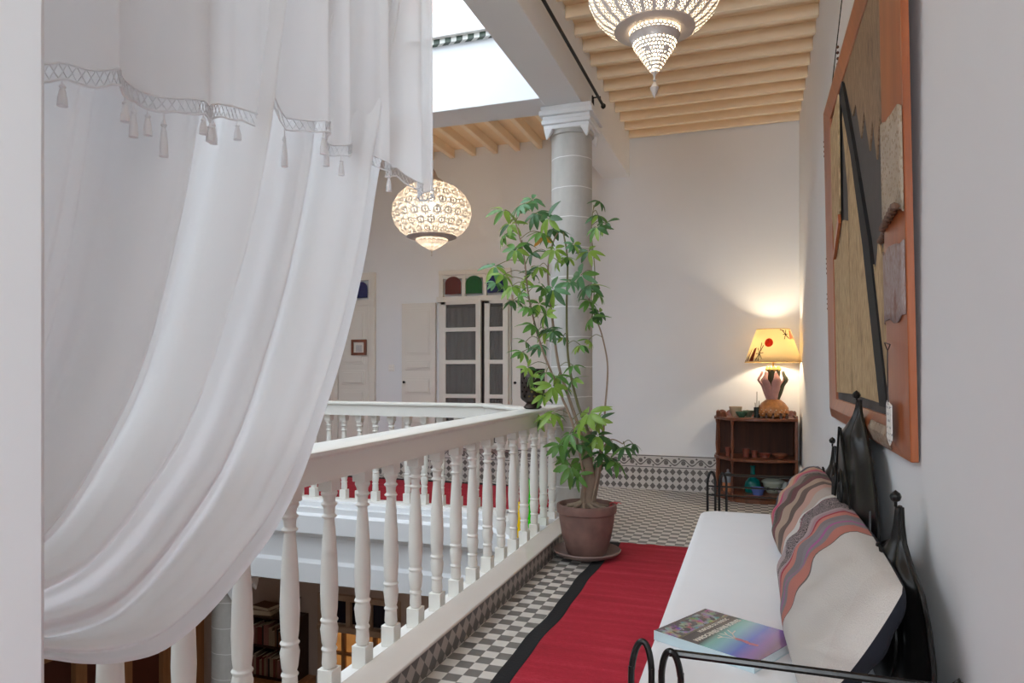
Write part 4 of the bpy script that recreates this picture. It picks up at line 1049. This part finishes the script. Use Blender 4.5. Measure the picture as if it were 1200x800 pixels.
# lower shelf
z = .085
q = atz(853, 8.08, z)
lj = thing('jar', q, 'grey-lidded orange clay jar in the lower left bay of the cabinet', 'jar')
MB().lathe([(0, 0), (.05, 0), (.06, .06), (.055, .1), (0, .1)], q, 20).build('body', plain('orange_clay', (.45, .17, .08), .6), lj)
MB().lathe([(.062, .1), (.064, .13), (.05, .17), (.03, .20), (.012, .215), (.016, .235), (0, .245)], q, 20).build('lid', plain('grey_blue_glaze', (.20, .23, .26), .2), lj)
q = atz(882, 8.12, z)
tag(MB().lathe([(0, 0), (.085, 0), (.09, .06), (.075, .12), (.035, .16), (.022, .22), (.022, .27), (.03, .275), (.03, .29), (0, .29)], q, 24).build('bottle', plain('teal_glass', (.0, .13, .12), .05), None, origin=q), 'teal glass bottle on the lowest cabinet shelf', 'bottle')
q = atz(888, 7.95, z)
bowl('bowl', q, .075, .075, plain('blue_glaze', (.10, .15, .42), .2), 'small blue glazed bowl in front of the teal bottle', foot=.7)
def mat_patbowl():
    m = Mt('patterned_celadon_glaze'); x, y, z_ = m.co(); n = m.noise(40); m.base(m.mix((n > .5)*((z_-.05).abs() < .02), (.38, .42, .34), (.10, .12, .10))).set(Roughness=.2); return m.m
q = atz(906, 8.14, z)
tb = thing('tureen', q, 'round patterned green-white lidded tureen on the lowest cabinet shelf', 'tureen')
MB().lathe([(0, 0), (.06, 0), (.10, .06), (.11, .11), (0, .11)], q, 24).build('bowl', mat_patbowl(), tb)
MB().lathe([(.125, .112), (.12, .13), (.06, .16), (0, .165)], q, 24).build('lid', plain('celadon_glaze', (.38, .42, .36), .2), tb)
q = atz(921, 8.0, z)
bowl('bowl', q, .10, .075, plain('white_blue_glaze', (.48, .48, .56), .2), 'wide white bowl at the right of the lowest cabinet shelf')
q2 = q+Vector((.0, 0, .016))
tag(MB().lathe([(0, 0), (.04, 0), (.045, .05), (.03, .10), (.012, .125), (0, .13)], q2, 16).build('gourd', plain('grey_white_gourd', (.40, .42, .38), .4), None, origin=q2), 'small grey-white gourd sitting in the wide white bowl', 'gourd')

# ------------------------------------------------------------------ table lamp
q = atz(906, 8.1, TOPZ)
lm = thing('table_lamp', q, 'lit table lamp with cream painted shade and sculpted pink gourd base on the cabinet', 'table lamp')
MB().lathe([(.10, 0), (.15, .02), (.165, .06), (.155, .11), (.12, .16), (.08, .19), (.05, .21)], q, 32).build('gourd_base', plain('amber_gourd_skin', (.42, .17, .05), .4, var=.6, scale=26, bump=.4), lm)
mb = MB()
for k in range(26):
    a = -PI*.95 + k/25*PI*.9; mb.lathe([(0, -.008), (.009, 0), (0, .008)], q+Vector((.160*math.cos(a)-.0, .160*math.sin(a), .045+.022*(k % 3))), 6)
mb.build('shell_beads', plain('cream_shell', (.6, .5, .4), .4), lm)
PK = plain('dusty_pink_clay', (.42, .22, .20), .6, var=.35, scale=14, bump=.3); DKP = plain('dark_olive_leaf', (.05, .05, .02), .6)
for k in range(7):
    a = 2*PI*k/7 - PI/2+.25
    def f(s, t, a=a):
        w_ = .042*math.sin(PI*min(1, t*.84+.14))*(1.0 + .6*math.exp(-((t-.70)/.1)**2)) + .004*math.sin(t*16+k); r = .04 + .085*math.sin(t*PI*.62) + .035*math.exp(-((t-.75)/.12)**2)
        b = (s*2-1); return q+Vector((math.cos(a)*(r-.02*b*b) - math.sin(a)*b*w_, math.sin(a)*(r-.02*b*b) + math.cos(a)*b*w_, .14+.36*t))
    MB().grid(f, 8, 16).build('petal', PK if k % 3 != 1 else DKP, lm, solid=.008)
MB().lathe([(.05, .2), (.07, .3), (.06, .42), (.075, .48), (.07, .52), (.02, .54)], q, 20).build('core', DKP, lm)
mb = MB()
for k in range(9): a = 2*PI*k/9; mb.lathe([(0, -.03), (.025, 0), (.01, .03), (0, .04)], q+Vector((.062*math.cos(a), .062*math.sin(a), .52)), 8)
mb.build('tuft', plain('yellow_flower', (.55, .38, .10), .7), lm)
MB().tube([q+Vector((0, 0, .5)), q+Vector((0, 0, .66))], .008).build('pole', plain('brass', (.5, .33, .12), .3, .8), lm)
SH = Mt('cream_lamp_shade'); SH.base((.88, .78, .55)).set(Roughness=.8)
tr = SH.node('ShaderNodeBsdfTranslucent'); tr.inputs[0].default_value = (.95, .82, .55, 1); mx_ = SH.node('ShaderNodeMixShader'); mx_.inputs[0].default_value = .6
SH.link(SH.p.outputs[0], mx_.inputs[1]); SH.link(tr.outputs[0], mx_.inputs[2]); SH.link(mx_.outputs[0], SH.out.inputs[0])
sr0, sr1, sz0, sz1 = .292, .17, .60, .955
def shp(a, t, off=0): r = lerp(sr0, sr1, t)+off; return q+Vector((r*math.cos(a), r*math.sin(a), lerp(sz0, sz1, t)))
MB().lathe([(sr0, sz0), (sr1, sz1)], q, 64, cap=False).build('lamp_shade', SH.m, lm, solid=.002)
MB().tube([shp(2*PI*k/48, 0) for k in range(49)], .004, 6).tube([shp(2*PI*k/48, 1) for k in range(49)], .0035, 6).build('shade_trim', plain('ochre_trim', (.5, .33, .12), .6), lm)
def decal(pts, m, name):   # pts: (angle offset in degrees from the camera side, t)
    ca = math.atan2(-q.y, -q.x)
    mb = MB(); pv = [shp(ca+math.radians(a), t, .003) for a, t in pts]; mb.add(pv, [tuple(range(len(pv)))]); return mb.build(name, m, lm, solid=.001)
def tmat(name, c):
    m = Mt(name); m.base(c).set(Roughness=.8); tr = m.node('ShaderNodeBsdfTranslucent'); tr.inputs[0].default_value = (*c, 1); x = m.node('ShaderNodeMixShader'); x.inputs[0].default_value = .5
    m.link(m.p.outputs[0], x.inputs[1]); m.link(tr.outputs[0], x.inputs[2]); m.link(x.outputs[0], m.out.inputs[0]); return m.m
RD = tmat('orange_red_paint', (.80, .10, .02)); DR = tmat('brown_red_paint', (.30, .05, .015)); BKp = tmat('black_paint', (.03, .02, .01))
decal([(-8+11*math.cos(2*PI*k/20)-3, .58+.13*math.sin(2*PI*k/20)) for k in range(20)], RD, 'red_disc_motif')
decal([(-80, .03), (-62, .03), (-58, .42)], DR, 'triangle_motif'); decal([(-57, .03), (-44, .03), (-43, .44), (-50, .40)], DR, 'triangle_motif')
decal([(52, .68), (85, .68), (62, .96)], RD, 'triangle_motif')
mb = MB(); ca = math.atan2(-q.y, -q.x)
for (a, b) in (((-38, .05), (-24, .50)), ((-24, .10), (-38, .42)), ((-31, .03), (-30, .58)), ((-40, .25), (-22, .28)), ((30, .95), (48, .70)), ((45, .96), (32, .68)), ((22, .97), (36, .93)), ((30, .82), (48, .84))):
    mb.tube([shp(ca+math.radians(a[0]), a[1], .003), shp(ca+math.radians((a[0]+b[0])/2), (a[1]+b[1])/2, .004), shp(ca+math.radians(b[0]), b[1], .003)], .0035, 5)
mb.build('scribble_motif', BKp, lm)
MB().lathe([(0, -.03), (.025, -.02), (.03, 0), (.02, .03), (.012, .05)], q+Vector((0, 0, .76)), 14).build('bulb', BULB, lm)
light('table_lamp_bulb', 'POINT', q+Vector((0, -.0, .78)), 38, (1, .82, .58), .04)

# ------------------------------------------------------------------ potted plant
PC = Vector((-1.185, 5.17, .014))
tag(MB().lathe([(0, .006), (.17, .006), (.235, .03), (.252, .048), (.258, .055), (.25, .062), (.235, .05), (.17, .024), (0, .022)], PC, 40).build('saucer', SAUCER, None, origin=PC), 'wide brown clay saucer under the plant pot on the tiles', 'saucer')
pl = thing('potted_plant', PC+Vector((0, 0, .024)), 'tall umbrella plant in a weathered terracotta pot beside the stone column', 'potted plant')
MB().lathe([(0, .026), (.135, .026), (.15, .04), (.185, .16), (.205, .28), (.208, .33), (.222, .34), (.226, .375), (.222, .398), (.205, .402), (.195, .385), (.19, .35), (0, .345)], PC, 48).build('pot', POTM, pl)
MB().lathe([(.192, .352), (.10, .372), (0, .378)], PC, 24).build('soil', SOIL, pl)
PD = 5.27
def pk(u, v, d=0): return at(u, v, PD+d)
base = PC+Vector((0, 0, .36))
stems = {
 'a': ([base+Vector((.0, 0, 0)), pk(688, 560), pk(684, 520), pk(668, 470), pk(655, 430), pk(648, 380), pk(642, 320), pk(648, 285), pk(655, 270)], .016, .005),
 'b': ([base+Vector((.02, .03, 0)), pk(693, 555), pk(690, 510), pk(676, 470, .05), pk(666, 420, .05), pk(664, 360), pk(665, 305), pk(660, 272)], .014, .006),
 'c': ([base+Vector((.05, 0, 0)), pk(704, 545), pk(709, 480), pk(712, 430), pk(706, 395), pk(698, 372), pk(690, 350)], .009, .004),
 'd': ([base+Vector((-.02, -.03, 0)), pk(684, 560, -.1), pk(672, 500, -.12), pk(654, 455, -.1), pk(634, 405, -.1), pk(620, 350, -.1), pk(614, 300, -.1), pk(604, 260, -.1)], .012, .004),
 'e': ([base+Vector((.03, -.02, 0)), pk(700, 560, -.08), pk(704, 530, -.1), pk(716, 515, -.1), pk(730, 520, -.1)], .009, .004),
 'f': ([pk(694, 372, .05), pk(697, 320, .08), pk(693, 270, .1), pk(696, 240, .1)], .004, .003),
}
allp = []
for k_, (pts, r0, r1) in stems.items():
    sp_ = spline(pts, 7); n = len(sp_); MB().tube(sp_, [lerp(r0, r1, i/(n-1)) for i in range(n)], 9).build('stem', STEM if k_ in 'bf' else BARK, pl)
    allp += [p for p in sp_]
# thick trunk and surface roots
mb = MB().tube(spline([base, pk(690, 560), pk(687, 535), pk(689, 505)], 6), [.032+.026*(1-i/18) for i in range(19)], 14)
mb.tube(spline([base+Vector((.03, 0, 0)), pk(699, 560), pk(704, 530), pk(707, 500)], 6), [.03*(1-i/26) for i in range(19)], 12)
for k in range(9):
    a = 2*PI*k/9+.3; mb.tube([PC+Vector((.03*math.cos(a), .03*math.sin(a), .41)), PC+Vector((.10*math.cos(a+.2), .10*math.sin(a+.2), .385)), PC+Vector((.18*math.cos(a+.4), .18*math.sin(a+.4), .372))], [.02, .013, .006], 8)
mb.build('trunk', BARK, pl)
clusters = [(590,246,1,24),(598,262,1,24),(592,275,0,22),(610,240,3,20),(624,234,3,18),(628,250,2,24),(643,255,2,26),(648,268,2,24),(634,272,0,22),(612,285,2,22),(604,292,0,22),(624,296,2,20),(650,292,1,20),(664,301,1,18),(690,294,1,20),(672,286,3,14),(580,312,3,22),(590,322,1,22),(600,335,1,22),(622,318,2,16),(632,312,1,18),(636,336,0,16),(613,328,1,18),(601,352,2,20),(620,360,0,18),(610,345,0,16),(648,338,3,24),(668,330,3,14),(681,322,3,24),(690,334,2,24),(700,343,0,20),(690,352,0,18),(632,356,0,20),(640,368,1,20),(625,380,0,22),(640,386,2,20),(616,400,0,16),(648,388,2,16),(693,372,0,22),(702,366,2,16),(612,412,0,20),(632,404,3,18),(680,404,1,18),(690,398,1,14),
 (624,440,0,20),(640,436,0,18),(648,452,1,24),(636,462,1,18),(654,440,0,18),(672,428,0,16),(672,444,0,18),(660,452,1,16),(648,484,1,26),(634,490,1,20),(690,484,1,28),(702,492,1,20),(680,496,1,18),(676,520,2,24),(656,520,0,22),(668,508,0,22),(700,510,2,24),(690,520,0,20),(668,546,0,26),(678,556,0,20),(662,540,0,18),(704,530,2,24),(718,518,2,24),(708,540,2,22),(732,524,2,20),(742,520,2,16),(696,542,2,18),(720,540,0,22),
 (703,236,2,14),(701,252,2,20),(710,262,2,22),(699,266,2,20),(654,306,1,14),(580,330,3,16),(660,395,3,14),(618,430,1,14)]
rl = random.Random(12)
def leaflet(mb, base_, d, up, L, W, mi):
    d = d.normalized(); s_ = d.cross(up).normalized(); n_ = s_.cross(d).normalized(); n = 5; rows = []
    for i in range(n+1):
        t = i/n; w_ = W*math.sin(PI*(t*.93+.04))**.75; c = base_ + d*L*t - up*(.35*L*t*t) 
        rows.append([c - s_*w_ + n_*w_*.25, c - n_*0, c + s_*w_ + n_*w_*.25])
    vs = [p for r in rows for p in r]; fs = []
    for i in range(n):
        for j in range(2): fs.append((i*3+j, i*3+j+1, (i+1)*3+j+1, (i+1)*3+j))
    mb.add(vs, fs, mi)
fol = MB(); pet = MB()
for (u, v, mi, sz) in clusters:
    dd_ = rl.uniform(-.22, .12); c = pk(u, v, dd_)
    dist = [( (p-c).length + (0 if p.z < c.z+.02 else .12), i) for i, p in enumerate(allp)]; j = min(dist)[1]; sp0 = allp[j]
    midp = (sp0+c)/2 + Vector((0, 0, .03)); pet.tube(spline([sp0, midp, c], 4), .0028, 5)
    ax = Vector((rl.uniform(-.7, .7), rl.uniform(-1.0, .1), rl.uniform(.3, 1))).normalized()
    t1 = ax.cross(Vector((0, 0, 1))).normalized() if abs(ax.z) < .99 else Vector((1, 0, 0)); t2 = ax.cross(t1)
    nl = rl.choice((6, 7, 8)); L = sz/FPX*PD*.84; ph = rl.uniform(0, 6)
    for k in range(nl):
        a = ph+2*PI*k/nl; d = (t1*math.cos(a)+t2*math.sin(a)) + ax*.12 + Vector((rl.uniform(-.2, .2), rl.uniform(-.2, .2), -.45+rl.uniform(-.2, .2)))
        m2 = mi if rl.random() < .8 else rl.choice((0, 1, 2))
        leaflet(fol, c + d.normalized()*L*.1, d, ax, L*rl.uniform(.75, 1.05), L*rl.uniform(.15, .20), m2)
c = pk(637, 279, -.15); leaflet(fol, c, Vector((-.6, 0, -.3)), Vector((0, -1, .3)), .09, .022, 4); leaflet(fol, c, Vector((.5, 0, -.2)), Vector((0, -1, .3)), .07, .02, 4)
fol.add(pet.v, pet.f, 5)
fol.build('foliage', LEAFS+[STEM], pl, sharp=180, recalc=False)
c = PC+Vector((.20, .09, .40)); mb = MB()
for k in range(5): a = 2*PI*k/5; leaflet(mb, c, Vector((math.cos(a), math.sin(a), .2)), Vector((0, 0, 1)), .05, .016, 0)
mb.tube([c-Vector((.06, .03, .04)), c], .003, 5); tag(mb.build('red_blossom', plain('red_petal', (.6, .03, .05), .6), pl), 'small red blossom at the pot rim')

# ------------------------------------------------------------------ candle lantern on the rail
q = Vector((*at(627, 471, 5.62).xy, 1.111))
q = Vector((XB+.0, 5.31, 1.111))
cl = thing('candle_lantern', q, 'dark pierced-metal cylindrical candle lantern standing on the handrail by the column', 'candle lantern')
MB().lathe([(.055, 0), (.075, .012), (.06, .03), (.05, .045), (.085, .07), (.095, .085)], q, 28).build('base', plain('dark_patina_metal', (.05, .032, .025), .4, .6), cl)
def mat_pierced():
    m = Mt('pierced_dark_metal'); n_ = m.node('ShaderNodeUVMap'); sp = m.node('ShaderNodeSeparateXYZ'); m.link(n_.outputs[0], sp.inputs[0]); u, v = E(m, sp.outputs[0]), E(m, sp.outputs[1])
    row = (v/.035).fl(); du = ((u*14 + row.mod2()*.5).fr()-.5).abs(); dv = ((v/.035).fr()-.5).abs(); hole = ((du+dv) < .27)
    m.base((.05, .035, .03)).set(Roughness=.4, Metallic=.6); tp = m.node('ShaderNodeBsdfTransparent'); x = m.node('ShaderNodeMixShader'); m.link(hole.o, x.inputs[0]); m.link(m.p.outputs[0], x.inputs[1]); m.link(tp.outputs[0], x.inputs[2]); m.link(x.outputs[0], m.out.inputs[0]); return m.m
MB().lathe([(.095, .085), (.097, .20), (.094, .315)], q, 40, cap=False).build('pierced_body', mat_pierced(), cl, solid=.003)
MB().tube([q+Vector((.096*math.cos(2*PI*k/32), .096*math.sin(2*PI*k/32), .315)) for k in range(33)], .004, 6).build('rim', RODM, cl)
MB().lathe([(0, .085), (.035, .085), (.035, .15), (0, .152)], q, 16).build('candle', plain('yellow_wax', (.75, .55, .15), .5), cl)
# made-up bottle shapes standing in for vivid strips of unknown nature behind the balusters
def slim(u, vb, vt, x, col, name, label):
    r_ = ray(u); p = at(u, vb, x/r_.x); h = (vb-vt)/FPX*(x/r_.x); m = Mt(name); m.base(col).set(Roughness=.2); m.p.inputs['Emission Color'].default_value = (*col, 1)
    p.z = .09; h = at(u, vt, x/r_.x).z-.09
    o = MB().lathe([(0, 0), (.020, 0), (.022, h*.1), (.019, h*.35), (.022, h*.5), (.017, h*.7), (.011, h*.85), (.012, h), (0, h)], p, 14).build('vivid_stand_in', m.m, None, origin=p)
    return tag(o, label, 'bottle')
slim(608.9, 632, 588, -1.716, (.95, .62, .0), 'vivid_yellow', 'slim vivid yellow stand-in shape on the ledge behind the balusters')
slim(620.6, 622, 561, -1.716, (.03, .78, .0), 'vivid_green', 'slim vivid green stand-in shape, taller than the yellow one, behind the balusters')
